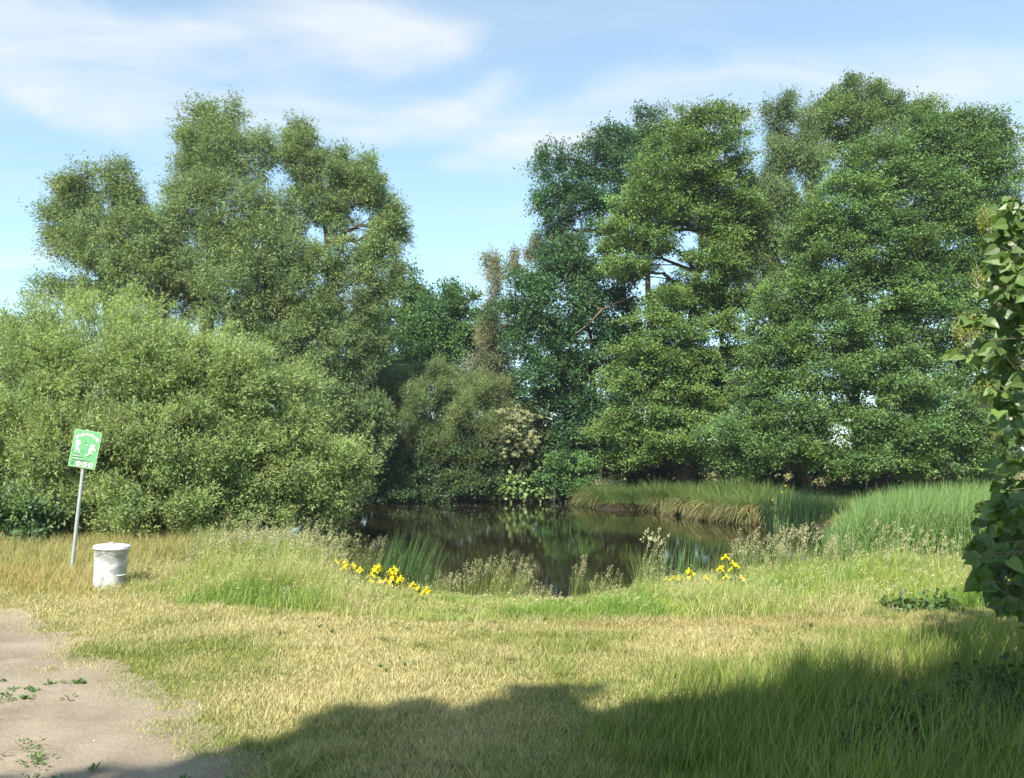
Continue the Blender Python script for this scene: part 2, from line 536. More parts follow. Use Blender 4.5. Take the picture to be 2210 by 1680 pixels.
# --- the large willows on the far left bank
tree('willow_tree', 'tallest willow behind the rounded bush, its broad top well above its neighbours', 'tree', 40, 420,
     [(440, 262, 44, 40, 0), (492, 262, 38, 36, .5), (455, 330, 72, 62, 0), (415, 400, 52, 72, 0), (535, 345, 58, 55, 0), (575, 330, 35, 40, 0), (480, 450, 115, 75, -1), (598, 460, 52, 62, 0),
      (560, 540, 95, 80, -1.5), (430, 550, 95, 85, -1), (500, 640, 120, 85, -1.5), (620, 620, 80, 85, -1), (640, 720, 90, 80, -1), (380, 640, 70, 70, -.5), (560, 730, 90, 70, -.5), (690, 840, 70, 70, -1), (610, 800, 80, 60, 0)],
     'tuft', WIL, (.15, .045), .42, 'willows on the far left bank', mat=M_matte, stems=3, rc=.85, cdens=1.0, spl=.6, nl=12)
tree('willow_tree', 'broad willow with thin ragged shoots, leftmost of the tall willows behind the bush', 'tree', 38, 250,
     [(150, 430, 38, 60, .1, .45), (180, 440, 38, 60, .2, .45), (252, 420, 28, 58, .1, .6), (150, 405, 28, 38, 0, .8), (180, 385, 30, 30, .3, .8), (125, 470, 30, 50, 0, .8), (175, 470, 45, 60, 0, .9), (250, 385, 24, 40, 0), (258, 440, 45, 40, 0), (310, 450, 38, 36, .4), (200, 530, 70, 65, -.6), (135, 530, 38, 38, 0), (300, 520, 75, 60, -.4),
      (300, 590, 80, 70, -.8), (215, 600, 60, 55, -.5), (108, 628, 40, 34, 0), (345, 500, 40, 55, 0), (180, 645, 50, 40, 0)],
     'tuft', WIL, (.15, .045), .3, 'willows on the far left bank', mat=M_matte, stems=3, rc=.7, cdens=1.1, spl=.6, nl=12)
tree('willow_tree', 'willow with three slim separate crown tips beside the open sky, right of the tallest willow', 'tree', 41, 745,
     [(662, 335, 46, 70, .1), (735, 400, 36, 75, .1), (797, 400, 34, 70, .1), (835, 505, 40, 50, .1), (662, 300, 38, 28, 0), (668, 345, 46, 34, 0), (650, 390, 36, 30, 0), (738, 365, 26, 40, 0), (735, 415, 30, 38, 0), (690, 440, 48, 50, 0), (720, 490, 48, 40, 0), (790, 355, 15, 34, 0), (797, 405, 28, 36, 0), (815, 440, 40, 34, 0), (845, 480, 36, 34, 0), (830, 535, 46, 50, 0),
      (760, 560, 60, 55, -.6), (820, 610, 55, 50, 0, .8), (690, 590, 60, 60, -.4), (760, 650, 70, 55, -.3, .8), (700, 700, 70, 60, -.5), (790, 710, 60, 50, 0), (740, 780, 75, 60, -.5), (745, 860, 70, 70, -.5), (790, 920, 60, 70, -.3), (730, 940, 60, 60, .3)],
     'tuft', WIL, (.15, .045), .3, 'willows on the far left bank', mat=M_matte, stems=3, rc=.6, cdens=1.15, spl=.6, nl=12)
# --- round willow bush in front
tree('willow_bush', 'huge rounded pale green willow bush standing behind the playground sign', 'bush', 20, 330,
     [(225, 885, 285, 258, .3), (430, 910, 250, 205, .2), (10, 985, 235, 205, .2), (560, 950, 170, 160, .3), (650, 985, 110, 105, .4), (735, 1010, 80, 55, .3), (700, 1060, 70, 46, .3), (-140, 1000, 160, 160, .2),
      (120, 800, 110, 90, -1.2), (300, 790, 120, 95, -1.5), (470, 830, 110, 90, -1.3), (160, 960, 130, 90, -2.2), (380, 960, 140, 95, -2.3), (540, 1010, 110, 80, -1.4), (-10, 950, 110, 100, -1.8),
      (640, 1085, 80, 45, -.5), (-40, 1060, 120, 75, -2), (330, 1080, 130, 65, -2.6), (200, 1095, 110, 58, -2.6), (80, 1105, 100, 52, -2.6), (470, 1090, 100, 55, -2), (560, 1105, 80, 40, -1.3)],
     'wind', (.25, .33, .12), (.088, .022), .16, mat=M_matte, stems=6, rc=.42, cdens=2.2, spl=.45, nl=12, limb_r=.05, lai=5.5)
# --- shrub layer below the willow bush, dark leafy
tree('dark_shrub', 'dark leafy shrub at the foot of the willow bush, left of the sign', 'bush', 16.6, 60,
     [(60, 1110, 70, 50, 0), (10, 1100, 60, 50, 0), (110, 1130, 60, 40, 0), (-40, 1120, 60, 50, 0), (130, 1090, 40, 40, .3)],
     'round', (.105, .175, .07), (.10, .05), .05, stems=4, rc=.3, cdens=1.8, spl=.3, nl=9, limb_r=.02)
# --- far end of the pond
tree('broadleaf_tree', 'dark green broadleaf tree in the dip of the treeline next to the slim willow tips', 'tree', 56, 870,
     [(860, 640, 48, 48, 0), (895, 615, 30, 28, 0), (840, 700, 60, 50, -.5), (905, 680, 45, 45, 0), (870, 760, 80, 60, 0)],
     'round', (.075, .15, .04), (.17, .12), .25, rc=.9, cdens=.4, spl=.8, nl=11)
tree('broadleaf_tree', 'round topped dark green tree at the lowest point of the treeline', 'tree', 54, 960,
     [(955, 650, 50, 36, 0), (1000, 660, 40, 36, 0), (970, 700, 85, 50, -.5), (1030, 720, 45, 50, 0), (920, 740, 80, 55, -.5), (1000, 780, 90, 60, -.5), (940, 840, 80, 60, 0), (860, 830, 70, 60, 0), (1040, 840, 70, 60, 0)],
     'round', (.075, .155, .042), (.17, .12), .25, rc=.9, cdens=.42, spl=.8, nl=11)
tree('birch_tree', 'half bare brownish birch with a pale trunk between the low treeline and the dark oak', 'tree', 47, 1144,
     [(1055, 575, 30, 26, 0, .35), (1085, 605, 40, 46, 0, .5), (1130, 555, 44, 26, 0, .4), (1190, 530, 60, 30, 0, .4), (1220, 500, 40, 30, 0, .3), (1060, 690, 32, 50, 0, .8), (1080, 740, 52, 50, -.3, .9), (1065, 800, 50, 40, -.3, .9), (1100, 840, 50, 40, -.4, .9), (1120, 900, 45, 40, 0, .6)],
     'hang', (.15, .165, .08), (.09, .06), .17, bark=M_birch, rc=.55, cdens=.6, spl=.7, nl=9, twigs=.6, limb_r=.05)
tree('olive_willow_bush', 'olive green domed willow bush on the far bank in front of the round topped tree', 'bush', 44.6, 930,
     [(920, 825, 70, 45, 0), (860, 850, 60, 45, .2), (990, 830, 60, 40, .2), (1040, 860, 60, 45, 0), (940, 890, 110, 60, -.8), (1040, 920, 70, 50, -.5), (860, 920, 70, 55, -.3), (900, 960, 80, 50, -.5), (990, 960, 80, 45, -.5)],
     'wind', (.165, .22, .085), (.11, .03), .16, mat=M_matte, stems=4, rc=.6, cdens=.8, spl=.6, nl=11, limb_r=.05)
tree('grey_willow_bush', 'greyish green willow sapling on the left of the domed olive bush', 'bush', 43.5, 800,
     [(790, 800, 50, 48, 0), (815, 760, 34, 36, 0), (775, 860, 45, 50, 0), (810, 900, 50, 50, 0), (770, 940, 40, 50, 0)],
     'tuft', (.155, .215, .105), (.15, .045), .1, mat=M_matte, stems=3, rc=.5, cdens=.8, spl=.6, nl=11, limb_r=.04)
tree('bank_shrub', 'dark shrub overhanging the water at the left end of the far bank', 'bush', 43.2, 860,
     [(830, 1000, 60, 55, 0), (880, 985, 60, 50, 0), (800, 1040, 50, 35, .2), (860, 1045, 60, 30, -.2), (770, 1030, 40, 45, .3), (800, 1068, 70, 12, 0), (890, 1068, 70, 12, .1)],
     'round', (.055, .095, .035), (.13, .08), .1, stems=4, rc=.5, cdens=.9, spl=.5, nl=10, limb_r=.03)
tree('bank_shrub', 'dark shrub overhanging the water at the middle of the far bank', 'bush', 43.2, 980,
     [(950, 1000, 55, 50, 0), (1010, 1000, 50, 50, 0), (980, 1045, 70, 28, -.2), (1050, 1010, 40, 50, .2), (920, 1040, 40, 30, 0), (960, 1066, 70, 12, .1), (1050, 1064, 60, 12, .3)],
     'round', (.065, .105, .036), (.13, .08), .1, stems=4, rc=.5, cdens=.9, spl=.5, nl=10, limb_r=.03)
DARK = (.055, .125, .048)
tree('oak_tree', 'dark oak whose branch reaches out over the gap of sky beside the layered alder', 'tree', 46, 1420,
     [(1190, 345, 42, 32, 0), (1180, 420, 32, 34, 0), (1225, 385, 48, 44, 0), (1215, 450, 50, 36, 0), (1185, 488, 28, 20, 0), (1280, 345, 56, 50, 0), (1275, 440, 55, 34, 0), (1340, 300, 52, 44, 0), (1400, 268, 44, 36, 0), (1360, 370, 70, 55, -.4), (1330, 440, 50, 28, 0),
      (1430, 340, 60, 60, .8), (1300, 500, 50, 20, 0, .7), (1420, 460, 60, 50, .8)],
     'round', DARK, (.13, .085), .42, group='trees on the right bank', rc=.75, cdens=.95, spl=.65, nl=11, limb_r=.13)
tree('maple_tree', 'dense dark maple hanging low over the far bank beneath the oak branch', 'tree', 44.5, 1290,
     [(1130, 640, 55, 44, -.4), (1110, 690, 45, 44, 0), (1190, 590, 65, 50, 0), (1260, 560, 70, 50, 0), (1210, 660, 90, 65, -.8), (1300, 620, 75, 60, 0), (1160, 740, 70, 60, -.8), (1260, 740, 90, 70, -.5), (1340, 720, 60, 70, .5), (1190, 820, 80, 60, -.4), (1280, 830, 80, 70, 0),
      (1180, 890, 60, 50, .3), (1260, 910, 80, 60, -.3), (1330, 900, 60, 60, .6), (1230, 970, 70, 50, 0), (1320, 980, 70, 40, .5)],
     'round', (.058, .128, .048), (.14, .10), .36, group='trees on the right bank', rc=.8, cdens=.9, spl=.65, nl=11, limb_r=.1)
ALD = (.12, .195, .05)
tree('alder_tree', 'alder with light green leaves in flat layered tiers and a dark visible trunk', 'tree', 40, 1480,
     [(1480, 262, 60, 22, 0, .8), (1540, 285, 80, 34, 0), (1450, 325, 75, 26, -.5), (1540, 345, 85, 34, 0), (1440, 380, 90, 24, -.6), (1400, 425, 80, 20, -.6), (1530, 405, 70, 30, 0), (1420, 465, 100, 20, -.9), (1350, 500, 60, 14, -.8), (1510, 470, 60, 22, -.3),
      (1400, 525, 70, 18, -.9), (1570, 520, 44, 28, -.3), (1360, 575, 60, 16, -1), (1440, 645, 48, 18, -1), (1560, 570, 48, 24, -.8), (1400, 690, 52, 16, -1.1), (1460, 720, 66, 24, -1), (1380, 760, 62, 20, -1.2), (1440, 785, 70, 24, -1),
      (1350, 820, 66, 24, -1.2), (1450, 850, 80, 28, -1), (1390, 895, 85, 26, -1.3), (1340, 930, 66, 24, -1), (1440, 950, 90, 26, -1.3), (1370, 985, 66, 16, -1), (1490, 640, 40, 20, 0, .8), (1600, 640, 40, 26, -.4), (1590, 440, 50, 40, 0), (1530, 575, 60, 44, -.6), (1590, 520, 60, 50, 1.2), (1480, 660, 80, 44, 1.3), (1590, 800, 80, 50, 1.3), (1450, 800, 100, 60, 1.2), (1590, 890, 90, 44, .8), (1500, 900, 80, 34, -.6), (1500, 780, 50, 30, -.8), (1470, 420, 90, 40, 1.2), (1350, 560, 60, 40, 1.5), (1560, 700, 40, 26, -.5), (1530, 985, 70, 20, -.8)],
     'flat', ALD, (.10, .08), .46, group='trees on the right bank', mat=M_gloss, rc=.6, cdens=2.0, spl=.55, nl=11, lai=8, vs=1.25, lean=at(1545, 300, 40), limb_r=.09, ydepth=1.5)
tree('birch_tree', 'weeping birch with drooping olive foliage and pale twigs between two alders', 'tree', 41.5, 1740,
     [(1690, 225, 34, 36, 0, .9), (1705, 275, 50, 44, 0), (1670, 330, 50, 44, 0), (1735, 340, 60, 50, 0), (1640, 400, 52, 44, -.3), (1700, 420, 66, 52, -.3), (1630, 470, 56, 40, -.5), (1690, 510, 70, 50, -.5), (1620, 530, 40, 40, -.6), (1640, 590, 44, 40, -.6), (1710, 600, 60, 40, 0), (1580, 380, 34, 30, -.4, .7)],
     'hang', (.115, .175, .062), (.085, .055), .2, group='trees on the right bank', bark=M_twig, rc=.55, cdens=.8, spl=.8, nl=13, twigs=.08, limb_r=.05)
tree('alder_tree', 'tallest alder on the right bank with its sunlit yellow green top showing behind the others', 'tree', 47, 1850,
     [(1850, 205, 50, 34, 0), (1790, 215, 34, 30, 0), (1900, 215, 50, 36, 0), (1950, 240, 46, 36, 0), (1820, 265, 66, 48, -.4), (1900, 290, 80, 55, -.4), (1770, 300, 50, 50, 0), (1985, 265, 40, 34, 0, .8), (2000, 230, 26, 18, 0, .4)],
     'round', (.12, .185, .05), (.105, .085), .32, group='trees on the right bank', rc=.7, cdens=1.1, spl=.6, nl=11, limb_r=.09)
tree('alder_tree', 'wide glossy alder filling the right bank behind the reeds, its boughs nearly to the ground', 'tree', 37, 1900,
     [(2060, 285, 55, 40, 0, .9), (2120, 290, 44, 34, 0, .8), (2150, 340, 36, 40, 0, .7), (2185, 365, 30, 18, 0, .35), (2190, 300, 30, 14, 0, .25), (1990, 330, 80, 56, 0), (2080, 360, 80, 60, 0), (1890, 375, 80, 60, -.5), (2110, 440, 60, 60, 0), (1990, 440, 100, 66, -.8), (1830, 450, 80, 60, -.8), (1760, 500, 60, 50, -.5),
      (2060, 520, 95, 60, -.6), (1920, 540, 100, 60, -1.2), (1800, 580, 90, 55, -1), (2040, 610, 90, 50, -1), (1720, 640, 80, 44, -1), (1900, 640, 100, 50, -1.5), (1660, 690, 60, 34, -1), (2010, 700, 95, 44, -1.3), (1780, 710, 95, 42, -1.5), (1890, 760, 100, 38, -1.8), (1680, 760, 72, 32, -1.3),
      (2040, 790, 85, 36, -1.5), (1770, 810, 95, 34, -1.8), (1640, 830, 56, 26, -1.2), (1900, 850, 105, 34, -2), (2030, 870, 85, 34, -1.8), (1700, 890, 95, 30, -1.8), (1820, 920, 105, 30, -2.2), (1600, 930, 76, 26, -1.4), (1950, 930, 100, 32, -2.2), (2060, 940, 75, 36, -1.8), (1680, 970, 95, 26, -1.9), (1830, 990, 100, 24, -2.3), (1960, 1000, 90, 20, -2.2), (1600, 1000, 56, 18, -1.2), (2090, 990, 60, 30, -1.5), (2150, 900, 60, 60, -1), (2150, 780, 50, 60, -.5), (2140, 640, 50, 60, 0), (2140, 540, 40, 50, 0)],
     'flat', (.102, .178, .05), (.09, .075), .4, group='trees on the right bank', mat=M_gloss, rc=.7, cdens=2.2, spl=.55, nl=11, stems=2, limb_r=.09, ydepth=1.5, lai=9, vs=1.3)
for (U, Y, tr, lb) in ((1560, 42, .26, 'slender dark trunked tree standing in the gap between layered alder and wide alder'), (1660, 41, .2, 'thin dark trunked tree right of the gap between the alders')):
    tree('alder_tree', lb, 'tree', Y, U, [(U + 20, 470, 60, 60, 1.2), (U + 15, 560, 60, 55, 1), (U - 10, 650, 50, 34, 1, .9), (U + 35, 745, 56, 40, .6, .9), (U - 20, 830, 50, 34, .6, .9), (U - 20, 880, 50, 34, .5, .7), (U + 20, 930, 50, 34, .4, .7)],
         'flat', (.075, .125, .04), (.12, .09), tr, group='trees on the right bank', rc=.55, cdens=.7, spl=.5, nl=10)
tree('elder_bush', 'bright green elder bush drooping to the water just left of the sedge bank', 'bush', 42.6, 1240,
     [(1225, 1000, 48, 28, 0), (1190, 1020, 32, 24, 0), (1265, 1020, 36, 26, 0), (1230, 1040, 44, 20, 0), (1250, 1055, 30, 14, 0)],
     'round', (.085, .17, .05), (.16, .08), .07, stems=3, rc=.4, cdens=1.3, spl=.4, nl=10, limb_r=.03)

# --- understorey along the far and right banks
for (U, Y, V, w_, lb) in ((700, 30, 1060, 60, 'shrub overhanging the water at the right foot of the rounded willow bush'),):
    tree('bank_shrub', lb, 'bush', Y, U, [(U, V, w_, 36, 0), (U - 50, V + 12, 40, 34, 0), (U + 55, V - 5, 36, 40, .4), (U + 20, V + 30, 50, 18, -.3), (U - 30, V + 45, 50, 20, -.6), (U + 70, V + 22, 40, 22, -.3)], 'wind', (.10, .14, .05), (.13, .045), .06, mat=M_matte, stems=3, rc=.42, cdens=1.0, spl=.45, nl=10, limb_r=.03)
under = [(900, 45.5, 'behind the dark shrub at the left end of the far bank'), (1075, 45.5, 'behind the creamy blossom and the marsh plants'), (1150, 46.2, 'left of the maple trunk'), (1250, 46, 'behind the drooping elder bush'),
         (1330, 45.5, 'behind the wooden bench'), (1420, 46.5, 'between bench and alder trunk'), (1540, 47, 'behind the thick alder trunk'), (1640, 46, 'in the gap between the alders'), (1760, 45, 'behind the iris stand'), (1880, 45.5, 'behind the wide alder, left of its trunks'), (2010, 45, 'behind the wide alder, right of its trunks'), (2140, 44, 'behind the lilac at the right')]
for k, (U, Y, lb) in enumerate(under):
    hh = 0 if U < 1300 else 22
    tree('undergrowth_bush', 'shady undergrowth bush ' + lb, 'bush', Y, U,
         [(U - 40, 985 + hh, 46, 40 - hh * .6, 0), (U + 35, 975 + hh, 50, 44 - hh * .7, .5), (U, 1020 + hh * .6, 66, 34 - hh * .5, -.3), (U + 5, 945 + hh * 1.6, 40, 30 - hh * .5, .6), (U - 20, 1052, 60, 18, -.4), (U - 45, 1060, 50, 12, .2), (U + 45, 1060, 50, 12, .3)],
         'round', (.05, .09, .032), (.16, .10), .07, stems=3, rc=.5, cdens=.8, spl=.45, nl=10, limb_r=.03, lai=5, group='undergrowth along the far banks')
cr = MB()
n = 230
xa = np.linspace(-330, 420, n)
lob = [(np.array([x, 190 + 25 * R.normal(), 2 + 2.2 * R.random()]), np.array([4.5, 3.5, 2.5 + 3.2 * R.random()]), 1.0) for x in xa]
crown(cr, None, lob, 'round', (.07, .115, .045), (.75, .6), rc=1.3, cdens=.12, spl=1.0, nl=9, twigs=0, lai=5)
tag(cr.build('distant_wood', M_leaf), 'far off line of trees along the horizon behind the pond', 'wood', kind='stuff')
# --- flowering elder
eb = tree('flowering_bush', 'bush covered in creamy white blossom on the far bank below the pale birch trunk', 'bush', 43.6, 1120,
          [(1110, 900, 50, 30, 0), (1140, 945, 50, 34, -.3), (1100, 960, 44, 34, -.2), (1130, 985, 40, 28, -.3), (1085, 920, 40, 30, 0), (1150, 900, 30, 24, 0)],
          'round', (.075, .115, .04), (.14, .08), .07, stems=3, rc=.42, cdens=1.3, spl=.4, nl=10, limb_r=.03)
mb = MB()
for (U, V, ru, rv) in ((1105, 890, 36, 10), (1135, 905, 34, 14), (1125, 940, 40, 16), (1110, 965, 30, 18), (1140, 955, 26, 16), (1095, 930, 20, 10)):
    for _ in range(19):
        a = R.random() * 2 * PI; q = R.random() ** .5
        c = at(U + ru * q * math.cos(a), V + 1.7 * rv * q * math.sin(a), 43.6 - 1.25 + R.random() * .5)
        n = 34
        leaves(mb, c + rnd(n) * np.array([.08, .07, .05]), rnd(n), np.array([0, -.4, 1.]) + rnd(n) * .4, .06, .05, colvar((.5, .52, .30), n, .1, .04))
mb.build('blossom', M_petal, eb, origin=eb.location)
# --- far trees beyond the left meadow
tree('distant_tree', 'small distant tree at the left edge of the picture beyond the willow bush', 'tree', 95, 5,
     [(0, 700, 20, 18, 0), (-20, 710, 30, 25, 0), (25, 725, 30, 16, 0)], 'round', (.05, .085, .035), (.25, .18), .2, rc=1.3, cdens=.3, spl=1.1, nl=10, group='distant trees at the left')
tree('distant_tree', 'small distant tree peeping over the shoulder of the willow bush left of the tall willows', 'tree', 90, 75,
     [(70, 695, 30, 15, 0), (95, 690, 20, 14, 0), (55, 715, 40, 18, 0), (110, 710, 30, 16, 0)], 'round', (.062, .1, .038), (.25, .18), .2, rc=1.3, cdens=.3, spl=1.1, nl=10, group='distant trees at the left')

# --- trees behind the viewer that throw the shade over the near grass
SUNH = np.array([.35, 1.0])                     # ground shift of a shadow per metre of height
shade = [(a, b - (.5 if a < 2.5 else .3), c) for a, b, c in [(-6.5, 3.3, 1.4), (-4.8, 3.75, 1.2), (-3.3, 4.1, 1.0), (-1.9, 4.65, .7), (-1.1, 5.25, .6), (-.5, 5.75, .6), (.3, 5.9, .7), (1.1, 5.9, .7), (1.9, 6.1, .7), (2.7, 6.15, .8), (3.6, 6.2, .9), (4.8, 6.4, 1.0), (6.2, 6.6, 1.2)]]
shade = [tuple(np.array(shade[q]) * (1 - f) + np.array(shade[q + 1]) * f) for q in range(len(shade) - 1) for f in (0, .5)] + [shade[-1]]
for k, (sel, lb) in enumerate(((shade[:8], 'leafy tree behind the viewer at the left, shading the sandy path'), (shade[8:17], 'leafy tree right behind the viewer, shading the middle of the mown grass'), (shade[17:], 'leafy tree behind the viewer at the right, shading the lilac side'))):
    lobes = []
    for (sx, sy, r) in sel:
        for back, zz, rr in ((0, 9.0, r), (.75, 8.8, max(r, .9)), (1.7, 8.4, max(r, 1.2)), (3.2, 7.6, 1.5), (5.2, 6.4, 1.7)):
            y = sy - (rr * .95 if back == 0 else rr * .3) * 1.2 - back
            lobes.append((np.array([sx - SUNH[0] * zz, y - SUNH[1] * zz, zz]), (rr, rr, rr * .75), 1.0))
    bx = float(np.mean([l[0][0] for l in lobes])); by = float(np.mean([l[0][1] for l in lobes]))
    root = np.array([bx, by, float(gz(bx, by))])
    top = empty('shade_tree', root, lb, 'tree', 'trees behind the viewer')
    cr, wood = MB(), MB()
    tp = np.array([bx, by, 8.2])
    tube(wood, [root - [0, 0, .1], root * .5 + tp * .5 + [.1, 0, 0], tp], [.3, .22, .1], 9)
    for c, r, d in lobes: branch(wood, root * .5 + tp * .5, c, .07, .02, 6, .12)
    crown(cr, wood, lobes, 'round', (.05, .09, .03), (.2, .15), rc=.4, cdens=1.3, spl=.3, nl=9, twigs=0, lai=8)
    wood.build('trunk', M_bark, top, smooth=True, origin=root); cr.build('crown', M_leaf, top, origin=root)


# ------------------------------------------------------------------ grass
def path_d(x, y):
    return sdist(x, y, PATH) + .38 + (vnoise(x, y, .35) - .5) * .30 + (vnoise(x, y, .11) - .5) * .12


FRONT_U = [-800, 0, 160 * 2.158, 300 * 2.158, 430 * 2.158, 600 * 2.158, 750 * 2.158, 900 * 2.158, 1000 * 2.158, 3000]
FRONT_V = [1270, 1285, 1300, 1322, 1346, 1338, 1326, 1316, 1312, 1312]
TOP_U = [-500, 0, 340, 400, 450, 520, 600, 680, 720, 760, 820, 870, 920, 980, 1050, 1120, 1180, 1230, 1270, 1340, 1400, 1480, 1560, 1640, 1740, 1840, 1950, 2060, 2210, 2600]
TOP_V = [1225, 1225, 1220, 1200, 1175, 1170, 1172, 1188, 1218, 1246, 1258, 1268, 1282, 1294, 1285, 1290, 1303, 1306, 1288, 1276, 1262, 1246, 1236, 1226, 1222, 1205, 1200, 1200, 1195, 1195]


def frontY(U): return np.array([on(u, v)[1] for u, v in zip(np.clip(U, -800, 3000), np.interp(U, FRONT_U, FRONT_V))])


def patchy(x, y, s=1.0):
    return .55 * vnoise(x, y, 1.1 * s) + .3 * vnoise(x + 31, y, .37 * s) + .15 * vnoise(x, y + 17, .14 * s)


def mixc(a, b, t):
    t = np.asarray(t)[:, None]
    return np.asarray(a)[None] * (1 - t) + np.asarray(b)[None] * t


STRAW = (.485, .43, .225); GRN = (.20, .25, .058); DGRN = (.075, .125, .03)
# mown lawn
n = 620000
yy = 3.6 * (11.5 / 3.6) ** R.random(n)
xx = (R.random(n) * 2 - 1) * (yy * .70 + .6)
fy_u = np.linspace(-800, 3000, 200); fy = frontY(fy_u)
U = 1105 + FS * xx / (yy * CP - EYE * SP)
fY = np.interp(U, fy_u, fy)
pdm = path_d(xx, yy)
tuft = (vnoise(xx, yy, .28) + .6 * vnoise(xx + 9, yy, .9)) / 1.6
onpath = pdm < -.44
uu, vv = project(xx, yy, 0 * xx)
patchband = np.exp(-((vv - (1530 + .16 * uu)) / 60.) ** 2) * (uu > 80) * (uu < 420)
keep = (yy < fY + .5) & (~onpath | ((tuft + .26 * patchband > .68) & (R.random(n) < .8)))
keep &= R.random(n) < np.where(onpath, 1, np.clip((pdm + .5) / .9, .02, 1) ** 1.4)
xx, yy, pdm, tuft, U, onpath = [a[keep] for a in (xx, yy, pdm, tuft, U, onpath)]
n = len(xx)
root = np.stack([xx, yy, gz(xx, yy) - .004], 1)
pn = patchy(xx, yy)
dry = np.clip((pn - .36) * 2.3 + .45 - .55 * np.clip((U - 1300) / 900, 0, 1) + R.normal(size=n) * .28, 0, 1)
dry = np.clip(dry + .4 * np.clip(1 - pdm / .5, 0, 1) * (pdm > 0), 0, 1)
dry[onpath] = np.clip(.55 + R.normal(size=onpath.sum()) * .35, 0, 1)
col = mixc(GRN, STRAW, dry) * np.exp(R.normal(size=(n, 1)) * .18)
band = np.exp(-((yy - (8.0 + .02 * xx + .25 * np.sin(xx * .5))) / .28) ** 2) * (xx > 0.6) + np.exp(-((yy - (9.15)) / .25) ** 2) * (xx > 2.6)
col = mixc((0, 0, 0), (1, 1, 1), np.ones(n)) * (col * (1 - .55 * band[:, None]) + np.array([.47, .36, .2]) * .55 * band[:, None])
ln = (.020 + .036 * R.random(n) ** 1.5) * (1 + .7 * (tuft > .6)) * np.where(onpath, .6, 1) * (1 - .45 * band)
ln *= np.where(onpath, 1.25, np.clip((pdm + .35) / .9, .4, 1))
ln *= 1 + 1.0 * np.clip((U - 1350) / 800, 0, 1)
mb = MB()
blades(mb, root, R.random(n) * 2 * PI, .15 + .6 * R.random(n), .5 + .8 * R.random(n), ln, .0045 + .0035 * R.random(n), 2, col)
tag(mb.build('mown_grass', M_grass), 'short dry mown grass between the path and the pond', 'grass', kind='stuff')

# shaded long grass at the lower right
n = 90000
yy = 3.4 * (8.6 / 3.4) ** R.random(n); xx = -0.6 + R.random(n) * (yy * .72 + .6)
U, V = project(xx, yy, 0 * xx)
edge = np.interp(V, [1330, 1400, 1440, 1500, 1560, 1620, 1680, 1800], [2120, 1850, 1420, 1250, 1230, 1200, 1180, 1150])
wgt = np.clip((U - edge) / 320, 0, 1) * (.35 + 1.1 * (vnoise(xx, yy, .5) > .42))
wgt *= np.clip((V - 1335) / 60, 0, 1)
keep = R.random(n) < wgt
xx, yy, U = xx[keep], yy[keep], U[keep]; n = len(xx)
root = np.stack([xx, yy, gz(xx, yy)], 1)
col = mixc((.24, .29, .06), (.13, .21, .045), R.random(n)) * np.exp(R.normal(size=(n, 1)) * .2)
dd = R.random(n) < .12; col[dd] = np.array([.36, .31, .15])
ln = (.10 + .26 * R.random(n) ** 1.6) * (.75 + .5 * vnoise(xx, yy, .8)) * np.clip((U - 1150) / 500, .55, 1.2)
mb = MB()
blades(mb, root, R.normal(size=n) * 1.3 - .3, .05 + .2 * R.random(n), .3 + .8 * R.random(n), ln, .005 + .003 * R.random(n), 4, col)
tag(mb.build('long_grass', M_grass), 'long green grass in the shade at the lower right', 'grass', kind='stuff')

# unmown meadow strip along the pond
n = 260000
yy = 8.2 * (17.5 / 8.2) ** R.random(n); xx = (R.random(n) * 2 - 1) * (yy * .72 + .8)
d = sdist(xx, yy, POND)
U = 1105 + FS * xx / (yy * CP - EYE * SP)
fY = np.interp(U, fy_u, fy) + .35 * (vnoise(xx, yy, .6) - .5) + .1 * R.normal(size=n)
g0 = gz(xx, yy, d)


def meadow_h(xx, yy, U, g0, fY):
    vt = np.interp(U, TOP_U, TOP_V) + 46 * (vnoise(xx + 3, yy, .5) - .5) + 30 * (vnoise(xx, yy + 8, .17) - .5)
    zal = EYE + yy * np.tan(PITCH - np.arctan((vt - 840) / FS))
    hm = np.interp(U, [-500, 350, 480, 700, 900, 1100, 1300, 1500, 2300], [.20, .22, .6, .7, .55, .32, .32, .55, .65])
    edge_t = np.clip((yy - fY) / np.interp(U, [300, 500, 900, 1000, 1300, 1500], [1.2, 2.8, 1.6, .7, .7, 1.8]), 0, 1)
    return np.clip(zal - g0, .07, hm) * (.32 + .68 * edge_t) * (.5 + .6 * vnoise(xx, yy, .35) + .4 * vnoise(xx + 5, yy, 1.1))


hh = meadow_h(xx, yy, U, g0, fY)
keep = (yy > fY) & (d > -.25) & (R.random(n) < np.clip(1.25 - (yy - 9) * .06, .25, 1))
xx, yy, d, U, g0, hh = [a[keep] for a in (xx, yy, d, U, g0, hh)]
n = len(xx)
root = np.stack([xx, yy, g0 - .01], 1)
pn = patchy(xx, yy, 1.3)
dry = np.clip((pn - .5) * 2.0 + .26 - .16 * (U > 1200) + R.normal(size=n) * .27, 0, 1)
dry = np.clip(dry + .45 * np.clip((430 - U) / 200, 0, 1), 0, 1)
green = mixc((.27, .36, .055), (.16, .27, .05), np.clip(R.random(n) * .6 + .6 * (pn < .45), 0, 1))
straw = mixc((.48, .43, .23), (.43, .33, .15), np.clip((400 - U) / 300 + R.normal(size=n) * .2, 0, 1))
col = green * (1 - dry[:, None]) + straw * dry[:, None]
col *= np.exp(R.normal(size=(n, 1)) * .16)
ln = hh * (.45 + .6 * R.random(n)) * np.where(R.random(n) < .05, 1.4, 1)
mb = MB()
